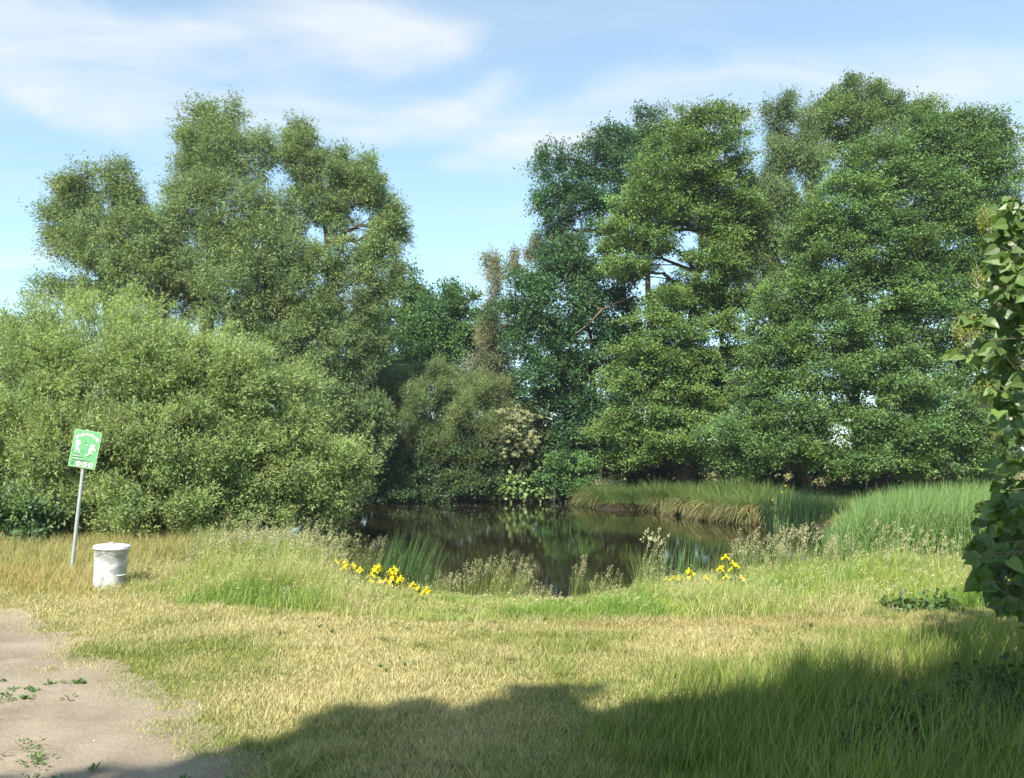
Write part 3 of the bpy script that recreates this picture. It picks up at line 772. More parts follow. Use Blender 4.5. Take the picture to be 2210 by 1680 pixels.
blades(mb, root, R.normal(size=n) * 1.9, .03 + .4 * R.random(n) ** 1.5, .3 + 1.3 * R.random(n) ** 1.5, ln, .006 + .004 * R.random(n), 3, col)
tag(mb.build('meadow_grass', M_grass), 'unmown meadow grass along the near bank of the pond', 'grass', kind='stuff')


def seed_stems(mb, root, h, lean_az, lean, headlen, col=(.34, .29, .16), scol=(.22, .24, .08), dense=26, puff=.022, w=.004):
    """flowering grass stalks: stem and a loose panicle on top"""
    n = len(root)
    th0 = .02 + .08 * R.random(n)
    th1 = lean * (.6 + .8 * R.random(n))
    az = lean_az + R.normal(size=n) * .5
    blades(mb, root, az, th0, th1, h, w, 4, colvar(scol, n, .15, .08))
    tip = root.copy()
    for k in range(4):
        th = th0 + (th1 - th0) * (k / 4 + .125)
        tip = tip + (np.stack([np.cos(az) * np.sin(th), np.sin(az) * np.sin(th), np.cos(th)], 1)) * (h / 4)[:, None]
    dirn = np.stack([np.cos(az) * np.sin(th1), np.sin(az) * np.sin(th1), np.cos(th1)], 1)
    k = n * dense; ii = np.repeat(np.arange(n), dense)
    t = R.random(k)
    hl = (headlen * (.7 + .6 * R.random(n)))[ii]
    q = tip[ii] - dirn[ii] * (hl * t)[:, None] + rnd(k) * (.005 + .013 * np.sin(PI * np.clip(t, .05, 1)))[:, None] * (headlen / .1) ** .5
    sz = puff * (.6 + .8 * R.random(k))
    leaves(mb, q, dirn[ii] + rnd(k) * .4, rnd(k), sz * 1.5, sz * .7, colvar(col, k, .2, .06) * np.exp(R.normal(size=(n, 1)) * .1)[ii])


# tall orchard grass heads left of the water
def meadow_roots(n, u0, u1, y0, y1, zoff=-.01):
    u = u0 + (u1 - u0) * R.random(n); y = y0 + (y1 - y0) * R.random(n)
    x = (u - 1105) / FS * (y * CP - EYE * SP)
    return np.stack([x, y, gz(x, y) + zoff], 1), u


mb = MB()
rt, u = meadow_roots(230, 395, 740, 11.2, 13.6)
dpd = sdist(rt[:, 0], rt[:, 1], POND); k = dpd > -.2; rt, u = rt[k], u[k]
zt = EYE + rt[:, 1] * np.tan(PITCH - np.arctan((np.interp(u, [395, 450, 520, 640, 700, 740], [1190, 1140, 1132, 1136, 1150, 1190]) - 840) / FS))
seed_stems(mb, rt, np.clip(zt - rt[:, 2], .3, 1.3) * (.72 + .28 * R.random(len(rt))), .1, .5, .11, (.38, .36, .21), dense=24, puff=.018)
rt, u = meadow_roots(60, 1560, 1800, 10.6, 12.2)
seed_stems(mb, rt, .55 + .3 * R.random(len(rt)), .1, .6, .10, (.36, .33, .2), dense=24, puff=.015)
rt, u = meadow_roots(14, 1360, 1420, 11.0, 12.0)
seed_stems(mb, rt, .75 + .2 * R.random(len(rt)), .1, .4, .07, (.42, .41, .26), dense=16, puff=.02)
rt, u = meadow_roots(40, 1850, 2150, 10.8, 12.4)
seed_stems(mb, rt, .6 + .3 * R.random(len(rt)), .1, .6, .10, (.34, .33, .19), dense=22, puff=.015)
rt, u = meadow_roots(4200, 200, 2250, 8.7, 12.4)
fYm = np.interp(u, fy_u, fy); k = (rt[:, 1] > fYm + .1) & (sdist(rt[:, 0], rt[:, 1], POND) > 0)
rt, u, fYm = rt[k], u[k], fYm[k]
mh = meadow_h(rt[:, 0], rt[:, 1], u, rt[:, 2], fYm)
seed_stems(mb, rt, mh * (.7 + .75 * R.random(len(rt))), .1, .8, .07, (.40, .38, .20), dense=9, puff=.013, w=.003)
tag(mb.build('grass_seedheads', M_grass), 'pale flowering seedheads standing above the meadow grass', 'seedheads', kind='stuff')


def tussock(name, label, cat, group, U, Yd, h, n, rad_, col, W=.008, lean=.6, lean_az=None, seeds=0, seedcol=(.34, .29, .18), sink=0.02, dry=0.0, dcol=(.36, .30, .15), width_u=None, zbase=None, K=5, mat=None):
    x = (U - 1105) / FS * (Yd * CP - EYE * SP)
    z = float(gz(x, Yd)) if zbase is None else zbase
    root = np.array([x, Yd, z])
    top = empty(name, root, label, cat, group); top['kind'] = 'thing'
    rx = rad_ if width_u is None else width_u
    q = R.random(n) ** .6; a = R.random(n) * 2 * PI
    rt = root + np.stack([np.cos(a) * q * rx, np.sin(a) * q * rad_, np.full(n, -sink)], 1)
    az = a + R.normal(size=n) * .5 if lean_az is None else lean_az + R.normal(size=n) * .45
    L = h * (.6 + .5 * R.random(n))
    mb = MB()
    blades(mb, rt, az, .02 + lean * .55 * q * R.random(n), lean * (.5 + 1.3 * R.random(n)) * (.55 + .6 * q), L * (1.05 - .25 * q), W * (.7 + .6 * R.random(n)), K, colvar(col, n, .2, .08))
    mb.build('blades', mat or M_grass, top, origin=root)
    if dry:
        m = int(n * dry)
        a = R.random(m) * 2 * PI
        rt = root + np.stack([np.cos(a) * rx, np.sin(a) * rad_, np.full(m, .12)], 1) + np.array([0, 0, 1.]) * .5 * R.random((m, 1))
        mb = MB()
        blades(mb, rt, a + R.normal(size=m) * .4, .7 + .7 * R.random(m), 2.3 + .7 * R.random(m), h * (.35 + .35 * R.random(m)), W * 1.3, 5, colvar(dcol, m, .22, .06))
        mb.build('dead_blades', M_grass, top, origin=root)
    if seeds:
        a = R.random(seeds) * 2 * PI; q = R.random(seeds) ** .5
        rt = root + np.stack([np.cos(a) * q * rx, np.sin(a) * q * rad_, np.full(seeds, -sink)], 1)
        mb = MB()
        seed_stems(mb, rt, h * (.6 + .62 * R.random(seeds)), .1 if lean_az is None else lean_az, .35, .17, seedcol, (.2, .24, .07), dense=34, puff=.013, w=.006)
        mb.build('seedheads', M_grass, top, origin=root)
    return top


# clumps standing at the water's edge
CAT = (.10, .18, .06)
tussock('cattail_clump', 'clump of tall blue green reed blades leaning right behind the left irises', 'reeds', 'reed clumps at the near shore', 850, 12.2, 1.15, 420, .42, CAT, .012, .42, .05, zbase=WATER, width_u=.62)
tussock('grass_clump', 'brownish flowering grass clump between the leaning reed blades and the left irises', 'grass', 'reed clumps at the near shore', 770, 12.3, .8, 200, .3, (.2, .2, .09), .006, .45, .1, seeds=34, seedcol=(.32, .27, .15), zbase=-.35, width_u=.4)
tussock('grass_clump', 'wide clump of flowering grass standing alone before the dark water', 'grass', 'reed clumps at the near shore', 1070, 10.9, .62, 260, .22, (.2, .24, .06), .006, .22, .2, seeds=42, seedcol=(.31, .31, .15), zbase=-.3, width_u=.42)
tussock('grass_clump', 'narrow pair of tall flowering grass stalks rising right of the wide lone clump', 'grass', 'reed clumps at the near shore', 1243, 10.9, .62, 40, .1, (.2, .24, .07), .006, .16, .3, seeds=12, seedcol=(.34, .3, .16), zbase=-.3, width_u=.13)
tussock('cattail_clump', 'loose stand of upright reed blades behind the right irises', 'reeds', 'reed clumps at the near shore', 1460, 13.4, .98, 170, .4, CAT, .012, .35, .5, zbase=WATER, width_u=.75)
tussock('cattail_clump', 'loose reed blades between the right irises and the big reed bed', 'reeds', 'reed clumps at the near shore', 1660, 13.6, .95, 150, .4, CAT, .012, .4, .4, zbase=WATER, width_u=.9)


# flowering grass clumps along the bank
PALE = (.24, .28, .09)
for (U, Yd, h, sd_, wu, lb) in ((425, 12.6, .62, 26, .3, 'flowering grass clump at the left end of the bank, nearest the bin'), (500, 12.6, .78, 40, .35, 'tall flowering grass clump below the middle of the willow bush'), (575, 12.2, .72, 40, .35, 'pale flowering grass clump in the middle of the left bank'),
                                (645, 12.2, .78, 44, .35, 'tallest flowering grass clump of the left bank below the overhanging willow'), (705, 11.9, .7, 34, .26, 'flowering grass clump just left of the leafy sapling'), (965, 10.9, .34, 16, .25, 'low flowering grass clump between the left irises and the wide lone clump'), (1010, 11.0, .5, 18, .14, 'slim flowering grass clump touching the left side of the wide lone clump'), (1120, 10.8, .5, 18, .14, 'slim flowering grass clump touching the right side of the wide lone clump'), (1300, 10.9, .42, 10, .2, 'sparse flowering grass by the floating pond weed'),
                                (1160, 10.6, .26, 10, .16, 'tiny flowering grass tuft at the lowest point of the near shore'), (1395, 11.2, .66, 16, .18, 'slim flowering grass clump left of the right irises'), (1600, 11.2, .56, 24, .35, 'flowering grass clump close to the right end of the right irises'),
                                (1700, 11.6, .72, 36, .35, 'tall flowering grass clump in front of the dark inlet'), (1800, 11.4, .6, 26, .35, 'flowering grass clump at the left edge of the reed bed'), (1930, 11.2, .62, 26, .35, 'flowering grass clump in front of the middle of the reed bed'), (2050, 11.0, .6, 24, .35, 'flowering grass clump in front of the reeds next to the lilac')):
    tussock('flowering_grass', lb, 'grass', 'flowering grass clumps on the near bank', U, Yd, h, int(150 * wu / .3), wu * .7, PALE, .006, .5, seeds=sd_, seedcol=(.35, .345, .19), width_u=wu)
# reed bed on the right shore
n = 15000
yy = 13.2 + 13 * R.random(n) ** .9
uu = 1745 + (2750 - 1745) * R.random(n)
xx = (uu - 1105) / FS * (yy * CP - EYE * SP)
lim = np.interp(yy, [13, 15, 18, 22, 26], [1800, 1770, 1790, 1830, 1880])
keep = uu > lim + R.normal(size=n) * 18
xx, yy, uu = xx[keep], yy[keep], uu[keep]; n = len(xx)
rt = np.stack([xx, yy, np.maximum(gz(xx, yy), WATER - .1)], 1)
vt = np.interp(uu, [1740, 1800, 1850, 1920, 2000, 2120, 2400], [1190, 1110, 1062, 1042, 1034, 1030, 1030])
zt = EYE + yy * np.tan(PITCH - np.arctan((vt - 840) / FS))
hh = np.clip(zt - rt[:, 2], .4, 1.65) * (.62 + .38 * R.random(n))
mb = MB()
cc = mixc((.09, .175, .05), (.165, .24, .07), R.random(n)) * np.exp(R.normal(size=(n, 1)) * .16)
blades(mb, rt, R.normal(size=n) * .8 + .35, .02 + .15 * R.random(n), .3 + .8 * R.random(n), hh * 1.06, .016 + .008 * R.random(n), 5, cc)
blades(mb, rt + [0, 0, .25], R.random(n) * 2 * PI, .1 + .3 * R.random(n), .5 + .9 * R.random(n), hh * .66, .014 + .006 * R.random(n), 4, cc)
tag(mb.build('reed_bed', M_grass), 'dense bed of blue green reeds along the right shore', 'reeds', kind='stuff')

# sedge bank
SED = (.15, .205, .06)
sedges = [(1278, 1090, 1.0, 'small sedge tussock at the very tip of the bank, touching the open water'), (1303, 1094, 1.5, 'rounded arching sedge tussock at the left tip of the sedge bank'),
          (1385, 1098, 1.15, 'low sedge tussock with brown skirt, right of the rounded tip tussock'),
          (1440, 1102, 1.2, 'sedge tussock with brown skirt in the left half of the sedge bank'),
          (1500, 1112, 1.3, 'full sedge tussock at the middle of the sedge bank'),
          (1560, 1122, 1.3, 'sedge tussock with a broad straw coloured skirt right of the middle of the bank'),
          (1620, 1128, 1.25, 'sedge tussock with a drooping straw skirt beside the last one of the bank'),
          (1670, 1130, 1.1, 'sedge tussock at the right end of the bank before the dark inlet')]
for (U, V, h, lb) in sedges:
    p = on(U, V, WATER)
    tussock('sedge_tussock', lb, 'sedge', 'sedge tussocks on the bank', U, p[1] - .05, h * 1.2, 2100, .62, SED, .018, 1.55, dry=.32 if U > 1350 else .1, zbase=WATER, sink=.0, width_u=.7)
for (U, V, Yd, h) in ((1350, 1078, 37.0, 1.0), (1420, 1080, 36, 1.3), (1500, 1085, 35, 1.1), (1580, 1090, 33.5, 1.4), (1650, 1095, 32, 1.1)):
    tussock('sedge_tussock', 'tall grassy sedge tussock in the back row of the sedge bank', 'sedge', 'back row of sedge tussocks', U, Yd, h, 1300, .9, (.12, .175, .05), .02, .9, sink=.02, width_u=1.1)
# iris stand in the inlet, shade of the alder boughs put into its leaf colour
tussock('iris_stand', 'stand of iris leaves with shade put into their dark green, right of the sedge bank', 'iris', None, 1730, 27.0, 1.3, 1500, 1.0, (.035, .075, .028), .03, .4, zbase=WATER, width_u=1.35)
# low growth on the far bank and beneath the right trees
n = 9000
xx = -9 + 14 * R.random(n); yy = 43.3 + 2.5 * R.random(n)
dd = sdist(xx, yy, POND); k = dd > .05; xx, yy = xx[k], yy[k]; n = len(xx)
mb = MB()
blades(mb, np.stack([xx, yy, gz(xx, yy)], 1), R.random(n) * 6.28, .1 * R.random(n), .4 + R.random(n), .3 + .7 * R.random(n) * vnoise(xx, yy, 1.2), .02, 4, mixc((.10, .13, .04), (.22, .2, .09), R.random(n)))
n = 26000
yy = 26 + 18 * R.random(n); uu = 1290 + 1100 * R.random(n); xx = (uu - 1105) / FS * yy
dd = sdist(xx, yy, POND); k = dd > .4; xx, yy = xx[k], yy[k]; n = len(xx)
blades(mb, np.stack([xx, yy, gz(xx, yy)], 1), R.random(n) * 6.28, .1 * R.random(n), .3 + R.random(n), .15 + .35 * R.random(n), .018, 4, mixc((.09, .14, .04), (.16, .19, .06), R.random(n)))
tag(mb.build('bank_grass', M_grass), 'rough grass under the trees on the far and right banks', 'grass', kind='stuff')

# grass behind the bin up to the willow bush and far meadow at the left
n = 42000
yy = 12 + 8 * R.random(n); xx = -15 + 14 * R.random(n)
dd = sdist(xx, yy, POND); k = dd > .1; xx, yy = xx[k], yy[k]; n = len(xx)
mb = MB()
U = 1105 + FS * xx / yy
dr = np.clip(.55 + R.normal(size=n) * .3 - .5 * (U > 430), 0, 1)
blades(mb, np.stack([xx, yy, gz(xx, yy)], 1), R.random(n) * 6.28, .1 * R.random(n), .3 + R.random(n), (.14 + .2 * R.random(n)) * np.where(U > 430, 1.5, 1), .009, 3, mixc((.2, .25, .07), (.44, .35, .16), dr) * np.exp(R.normal(size=(n, 1)) * .15))
tag(mb.build('dry_grass', M_grass), 'reddish dry grass around the bin and below the willow bush', 'grass', kind='stuff')

# floating weed at the shore
mb = MB()
n = 900
u = 1200 + 190 * R.random(n); v = np.interp(u, [1200, 1280, 1390], [1306, 1290, 1272]) + 14 * R.random(n) - 10
pp = np.array([on(a, b, WATER + .004 + .003 * R.random()) for a, b in zip(u, v)])
leaves(mb, pp, np.stack([R.normal(size=n), R.normal(size=n), R.normal(size=n) * .04], 1), np.tile([0, 0, 1.], (n, 1)) + rnd(n) * .05, .05, .045, colvar((.16, .17, .07), n, .3, .1), fold=.02)
tag(mb.build('floating_weed', M_grass), 'floating pond weed in the small inlet of the near shore', 'pond weed', kind='stuff')

# gravel and sprouts on the path
n = 3600
yy = 3.6 * (10 / 3.6) ** R.random(n); xx = -9 + 8.6 * R.random(n)
k = path_d(xx, yy) < -.03; xx, yy = xx[k], yy[k]; n = len(xx)
mb = MB()
r = .0025 + .008 * R.random(n) ** 5
an = np.arange(6) * PI / 3
ring = np.stack([np.cos(an)[None] * r[:, None] * (.7 + .6 * R.random((n, 6))), np.sin(an)[None] * r[:, None] * (.7 + .6 * R.random((n, 6))), np.zeros((n, 6))], -1)
base = np.stack([xx, yy, gz(xx, yy) + .009], 1)
v = np.concatenate([base[:, None] + ring, base[:, None] + ring * .55 + np.array([0, 0, 1.]) * (r * .8)[:, None, None]], 1)
f = [[q, (q + 1) % 6, 6 + (q + 1) % 6, 6 + q] for q in range(6)] + [[6, 7, 8, 9], [6, 9, 10, 11]]
ff = (np.array(f)[None] + (np.arange(n) * 12)[:, None, None]).reshape(-1, 4)
mb.add(v.reshape(-1, 3), ff, np.repeat(colvar((.24, .2, .16), n, .3, .05), 8, 0))
tag(mb.build('path_gravel', foliage_mat('gravel', .9, .2, 0.0)), 'loose small stones scattered on the sandy path', 'gravel', kind='stuff')
# small broad leaved weeds in the lawn
mb = MB()
m = 420
yy = 3.9 * (9.0 / 3.9) ** R.random(m); xx = (R.random(m) * 2 - 1) * (yy * .7 + .4)
k = (path_d(xx, yy) > -.9) & (vnoise(xx, yy, 1.6) > .42); xx, yy = xx[k], yy[k]; m = len(xx)
q = 14; ii = np.repeat(np.arange(m), q)
a = R.random(m * q) * 2 * PI; rr = (.02 + .09 * R.random(m))[ii] * R.random(m * q) ** .5
c = np.stack([xx[ii] + rr * np.cos(a), yy[ii] + rr * np.sin(a), gz(xx, yy)[ii] + .018 + .02 * R.random(m * q)], 1)
leaves(mb, c, np.stack([np.cos(a), np.sin(a), .4 + .3 * R.normal(size=m * q)], 1), np.tile([0, 0, 1.], (m * q, 1)) + rnd(m * q) * .3, .022 + .025 * R.random(m * q), .016, colvar((.10, .17, .045), m * q, .2, .1))
tag(mb.build('lawn_weeds', M_leaf), 'low broad leaved weeds scattered through the mown grass', 'weeds', kind='stuff')
# specks drifting on the water
n = 700
yy = 12 + 26 * R.random(n) ** 1.6; xx = -7 + 13 * R.random(n)
k = (sdist(xx, yy, POND) < -.15) & (vnoise(xx, yy, 1.8) > .5); xx, yy = xx[k], yy[k]; n = len(xx)
mb = MB()
leaves(mb, np.stack([xx, yy, np.full(n, WATER + .004)], 1), np.stack([R.normal(size=n), R.normal(size=n), 0 * xx], 1), np.tile([0, 0, 1.], (n, 1)), .02 + .03 * R.random(n), .015, colvar((.3, .28, .18), n, .3, .1), fold=.02)
tag(mb.build('drifting_specks', M_grass), 'specks of leaf litter drifting on the dark water', 'litter', kind='stuff')


# ------------------------------------------------------------------ yellow irises
def iris_flower(c, s, az):
    mb = MB()
    Y1 = (.78, .65, .025)
    for k in range(3):
        a = az + k * 2 * PI / 3
        h = np.array([math.cos(a), math.sin(a), 0]); sd = np.array([-h[1], h[0], 0])
        # fall: out and down
        P = [(0, .0, .2), (.22, .14, .5), (.45, .12, .85), (.62, -.05, .9), (.7, -.3, .5), (.68, -.42, .1)]
        v = []; f = []
        for (o, z, w) in P:
            b = c + (h * o + np.array([0, 0, z])) * s
            v += [b - sd * w * .36 * s - [0, 0, .05 * s * w], b + [0, 0, .03 * s], b + sd * w * .36 * s - [0, 0, .05 * s * w]]
        for q in range(5):
            f += [[3 * q, 3 * q + 1, 3 * q + 4, 3 * q + 3], [3 * q + 1, 3 * q + 2, 3 * q + 5, 3 * q + 4]]
        mb.add(v, f, Y1)
        a2 = a + PI / 3
        h = np.array([math.cos(a2), math.sin(a2), 0]); sd = np.array([-h[1], h[0], 0])
        P = [(.02, 0, .2), (.1, .22, .4), (.16, .45, .42), (.2, .6, .1)]
        v = []; f = []
        for (o, z, w) in P:
            b = c + (h * o + np.array([0, 0, z])) * s
            v += [b - sd * w * .35 * s, b + sd * w * .35 * s]
        for q in range(3): f += [[2 * q, 2 * q + 1, 2 * q + 3, 2 * q + 2]]
        mb.add(v, f, (.82, .70, .04))
    return mb


def iris(label, Yd, fl, group, nleaf=14, fs=.08):
    """fl: list of flower positions on the picture (2210 px)"""
    pts = [at(u, v, Yd + R.normal() * .06) for u, v in fl]
    cx = float(np.mean([p[0] for p in pts]))
    root = np.array([cx, Yd, float(gz(cx, Yd)) - .01])
    top = empty('yellow_iris', root, label, 'iris', group)
    for p in pts:
        mb = MB()
        b = root + np.array([(p[0] - root[0]) * .6, R.normal() * .05, 0])
        tube(mb, [b, (b + p) / 2 + [.01, 0, .02], p - [0, 0, .01]], [.007, .006, .005], 5, (.12, .2, .06))
        mb.build('stem', M_grass, top, origin=root, smooth=True)
        iris_flower(p, fs * (.85 + .3 * R.random()), R.random() * 6).build('flower', M_petal, top, origin=root)
    mb = MB()
    zt = max(p[2] for p in pts) - root[2]
    w = max(.08, (max(p[0] for p in pts) - min(p[0] for p in pts)) * .6)
    rt = root + np.stack([R.normal(size=nleaf) * w * .5, R.normal(size=nleaf) * .03, np.zeros(nleaf)], 1)
    blades(mb, rt, R.normal(size=nleaf) * .8 + .3, .05, .15 + .4 * R.random(nleaf), np.maximum(zt, .2) * (.7 + .45 * R.random(nleaf)), .022, 5, colvar((.12, .19, .07), nleaf, .15, .05), twist=R.normal(size=nleaf) * .8)
    mb.build('leaf_fan', M_grass, top, origin=root)


def cl(pts): return [((1100 + a / 4.42) * .6215, (1850 + b / 4.42) * .6215) for a, b in pts]
def cr_(pts): return [((1900 + a / 1.8417) * .6215, (1500 + b / 1.8417) * .6215) for a, b in pts]


GL, GR = 'yellow irises on the left near shore', 'yellow irises on the right near shore'
iris('left end of the left iris patch, two yellow blooms beneath the leafy sapling', 11.2, cl([(300, 450), (440, 445)]), GL)
iris('yellow iris with a dense mass of blooms in the upper row of the left patch', 11.1, cl([(410, 550), (500, 570), (560, 500), (540, 540), (460, 500)]), GL)
iris('yellow iris with one large bloom ending the upper row of the left patch', 11.0, cl([(660, 570), (680, 590)]), GL)
iris('faint small yellow iris low in the grass left of the left patch', 10.7, cl([(205, 690)]), GL, 6, .08)
iris('thin yellow iris blooms in the left patch before the brown grass clump', 10.9, cl([(950, 510), (890, 560), (960, 560), (900, 600)]), GL)
iris('yellow iris with small low blooms at the middle of the left patch', 10.6, cl([(840, 660), (970, 740), (830, 745), (1050, 750)]), GL)
iris('bright yellow iris of the left patch with stacked blooms next to the reeds', 10.7, cl([(1190, 560), (1215, 600), (1130, 600), (1180, 680), (1225, 690), (1150, 640)]), GL)
iris('big low yellow iris blooms below the stacked ones', 10.5, cl([(1270, 740), (1130, 800), (1265, 800), (1290, 700), (1150, 740)]), GL)
iris('yellow iris in the lower row of the left patch, three blooms below the reed blades', 10.3, cl([(1480, 800), (1560, 850), (1500, 925), (1545, 930), (1460, 830)]), GL)
iris('yellow iris at the right end of the left patch nearest the water', 10.2, cl([(1680, 890), (1620, 940), (1720, 905), (1680, 990), (1650, 915)]), GL)
iris('single small yellow iris standing alone in the meadow left of the whole left patch', 10.3, [(635, 1262)], GL, 5, .09)
iris('yellow iris at the left end of the right patch with a row of nodding blooms', 10.8, cr_([(765, 945), (805, 940), (840, 940)]), GR)
iris('yellow iris low in the right patch with blooms hanging one below another', 10.5, cr_([(810, 985), (800, 1012), (830, 1035)]), GR)
iris('lowest small yellow iris of the right patch, almost hidden in the grass', 10.2, cr_([(838, 1085), (842, 1100)]), GR, 6, .07)
iris('narrow upright yellow iris between the two ends of the right patch', 10.9, cr_([(905, 890), (908, 925), (925, 905)]), GR)
iris('dull small yellow iris half hidden in grass in the gap of the right patch', 10.7, cr_([(1015, 935)]), GR, 6, .07)
iris('tallest yellow iris of the right patch with its bloom before the blue reflection', 11.0, cr_([(1140, 805), (1105, 880), (1135, 890), (1125, 860)]), GR)
iris('yellow iris with several large drooping blooms at the right of the right patch', 10.9, cr_([(1190, 845), (1180, 880), (1205, 905), (1210, 860)]), GR)
iris('yellow iris beneath the tallest one of the right patch, two blooms low', 10.6, cr_([(1145, 930), (1110, 965), (1100, 985)]), GR)
iris('last small yellow iris at the right end of the right patch', 10.7, cr_([(1245, 938)]), GR, 6, .08)
iris('far yellow iris blooming on the dark stand right of the sedge bank', 26.3, cr_([(1500, 385), (1525, 345), (1440, 435)]), None, 40, .05)

# sapling with leaves at the water's edge
def leafy_plant(name, label, cat, Yd, stems_px, leafsize, col, nper=10, base=None, group=None, mat=None):
    x = at(*stems_px[0][0], Yd)[0] if base is None else base[0]
    root = np.array([x, Yd, float(gz(x, Yd))])
    top = empty(name, root, label, cat, group)
    wood, lf = MB(), MB()
    for line in stems_px:
        pts = np.array([at(u, v, Yd + R.normal() * .03) for u, v in line])
        tube(wood, pts, np.linspace(.012, .004, len(pts)), 5)
        k = nper * (len(pts) - 1)
        t = .15 + .85 * R.random(k)
        idx = np.minimum((t * (len(pts) - 1)).astype(int), len(pts) - 2); fr = t * (len(pts) - 1) - idx
        c = pts[idx] * (1 - fr[:, None]) + pts[idx + 1] * fr[:, None] + rnd(k) * leafsize * .7
        leaves(lf, c, rnd(k) + [0, 0, -.3], rnd(k) + [0, -.6, 1.0], leafsize * (.7 + .6 * R.random(k)), leafsize * .8, colvar(col, k, .15, .08))
    wood.build('stem', M_twig, top, smooth=True, origin=root)
    lf.build('leaves', mat or M_leaf, top, origin=root)
    return top


leafy_plant('sapling', 'small leafy sapling growing at the water edge above the left irises', 'sapling', 11.9,
            [[(748, 1262), (746, 1220), (742, 1185), (738, 1150)], [(748, 1240), (755, 1205), (772, 1180), (778, 1150)], [(748, 1235), (736, 1200), (733, 1165)]], .07, (.14, .2, .06), 9)
leafy_plant('marsh_plant', 'pale green large leaved marsh plants mirrored in the water at the far bank', 'plant', 42.9,
            [[(1085 + k * 15, 1080), (1085 + k * 15 + R.normal() * 5, 1055), (1085 + k * 15 + R.normal() * 8, 1030 - 12 * math.sin(k))] for k in range(9)], .26, (.17, .25, .08), 34)
for (U, V, Yd, lb) in ((1990, 1318, 9.3, 'dark leafy dock plant at the edge of the mown strip below the reeds'), ):
    p = on(U, V)
    leafy_plant('dock_plant', lb, 'plant', p[1], [[(U + k, 1322), (U + k * 1.3 + 4, 1305), (U + k * 1.5, 1292 + abs(k) * .1)] for k in (-55, -38, -22, -8, 6, 20, 36, 52)], .075, (.08, .14, .04), 16)
# weeds in the shade at the lower right corner
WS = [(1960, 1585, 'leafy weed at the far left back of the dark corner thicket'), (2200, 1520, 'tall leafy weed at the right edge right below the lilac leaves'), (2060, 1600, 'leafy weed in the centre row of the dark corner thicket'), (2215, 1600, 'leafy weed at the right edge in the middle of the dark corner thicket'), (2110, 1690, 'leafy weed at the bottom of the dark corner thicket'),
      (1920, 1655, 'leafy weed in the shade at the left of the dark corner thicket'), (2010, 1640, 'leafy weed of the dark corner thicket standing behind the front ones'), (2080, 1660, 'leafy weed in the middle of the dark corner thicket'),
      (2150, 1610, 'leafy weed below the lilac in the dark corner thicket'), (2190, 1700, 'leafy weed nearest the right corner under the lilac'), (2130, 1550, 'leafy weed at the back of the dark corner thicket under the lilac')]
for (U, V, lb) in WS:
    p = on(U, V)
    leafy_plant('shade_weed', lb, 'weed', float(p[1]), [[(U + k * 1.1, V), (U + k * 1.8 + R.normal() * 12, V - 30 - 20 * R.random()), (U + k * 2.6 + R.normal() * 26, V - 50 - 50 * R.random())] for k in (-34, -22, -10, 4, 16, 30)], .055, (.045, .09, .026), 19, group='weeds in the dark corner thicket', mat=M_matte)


# ------------------------------------------------------------------ lilac in the right foreground
def heart_leaves(mb, c, d, n, L, col):
    k = len(c)
    d = nrm(d); s = nrm(np.cross(d, n)); nn = np.cross(s, d)
    prof = [(0.0, 0.0), (-.06, .22), (.10, .40), (.35, .41), (.62, .27), (.85, .10), (1.0, 0.0)]
    bend = R.normal(size=k) * .18 + .12
    curl = .16 + .25 * R.random(k)
    def pt(t, w, sgn):
        q = c + d * (L * t)[:, None] + s * (L * w * sgn)[:, None]
        return q + nn * (L * (w * curl * 1.2 - bend * t * t))[:, None]
    V = [pt(np.full(k, t), 0, 1) for t in (.0, .1, .35, .62, .85, 1.0)]
    mids = (.0, .1, .35, .62, .85)
    rows = list(V)
    for sg in (1, -1):
        for (t, w) in prof[1:6]: rows.append(pt(np.full(k, t), w, sg))
    v = np.stack(rows, 1); m = v.shape[1]
    f = []
    for o, fl in ((6, False), (11, True)):
        quads = [(0, o, o + 1, 1), (1, o + 1, o + 2, 2), (2, o + 2, o + 3, 3), (3, o + 3, o + 4, 4)]
        f += quads
    tri = [(4, 6 + 4, 5), (4, 11 + 4, 5)]
    b = (np.arange(k) * m)[:, None, None]
    fq = (np.array(f)[None] + b).reshape(-1, 4); ft = (np.array(tri)[None] + b).reshape(-1, 3)
    vv_ = v.reshape(-1, 3)
    mb.v.append(vv_); mb.f.append(fq + mb.n); mb.c.append(np.repeat(col, len(f), 0)); mb.f.append(ft + mb.n); mb.c.append(np.repeat(col, 2, 0)); mb.n += len(vv_)


lroot = np.array([4.1, 5.0, float(gz(4.1, 5.0))])
lil = empty('lilac_bush', lroot, 'lilac bush with heart shaped leaves and withered flower clusters leaning in at the right edge', 'bush')
LV = [415, 440, 470, 560, 650, 700, 760, 800, 900, 960, 1040, 1100, 1150, 1200, 1250, 1300, 1330]
LU = [2165, 2115, 2098, 2092, 2088, 2062, 2040, 2095, 2128, 2118, 2105, 2085, 2066, 2080, 2088, 2135, 2190]
wood, lf = MB(), MB()
tips = []
while len(tips) < 690:
    v = 300 + 1040 * R.random()
    if len(tips) > 470: v = 1090 + 225 * R.random()
    if len(tips) > 590: v = 430 + 260 * R.random()
    ul = float(np.interp(v, LV, LU))
    if v < 415: ul = 2215 + (415 - v) * .9
    u = ul + 20 + 46 * R.random() ** 2 + (2620 - ul) * R.random() ** 1.5
    p = at(u, v, 4.85 + R.normal() * .28 + .2 * (u > 2250) * R.normal())
    tips.append(p)
tips = np.array(tips)
stems = []
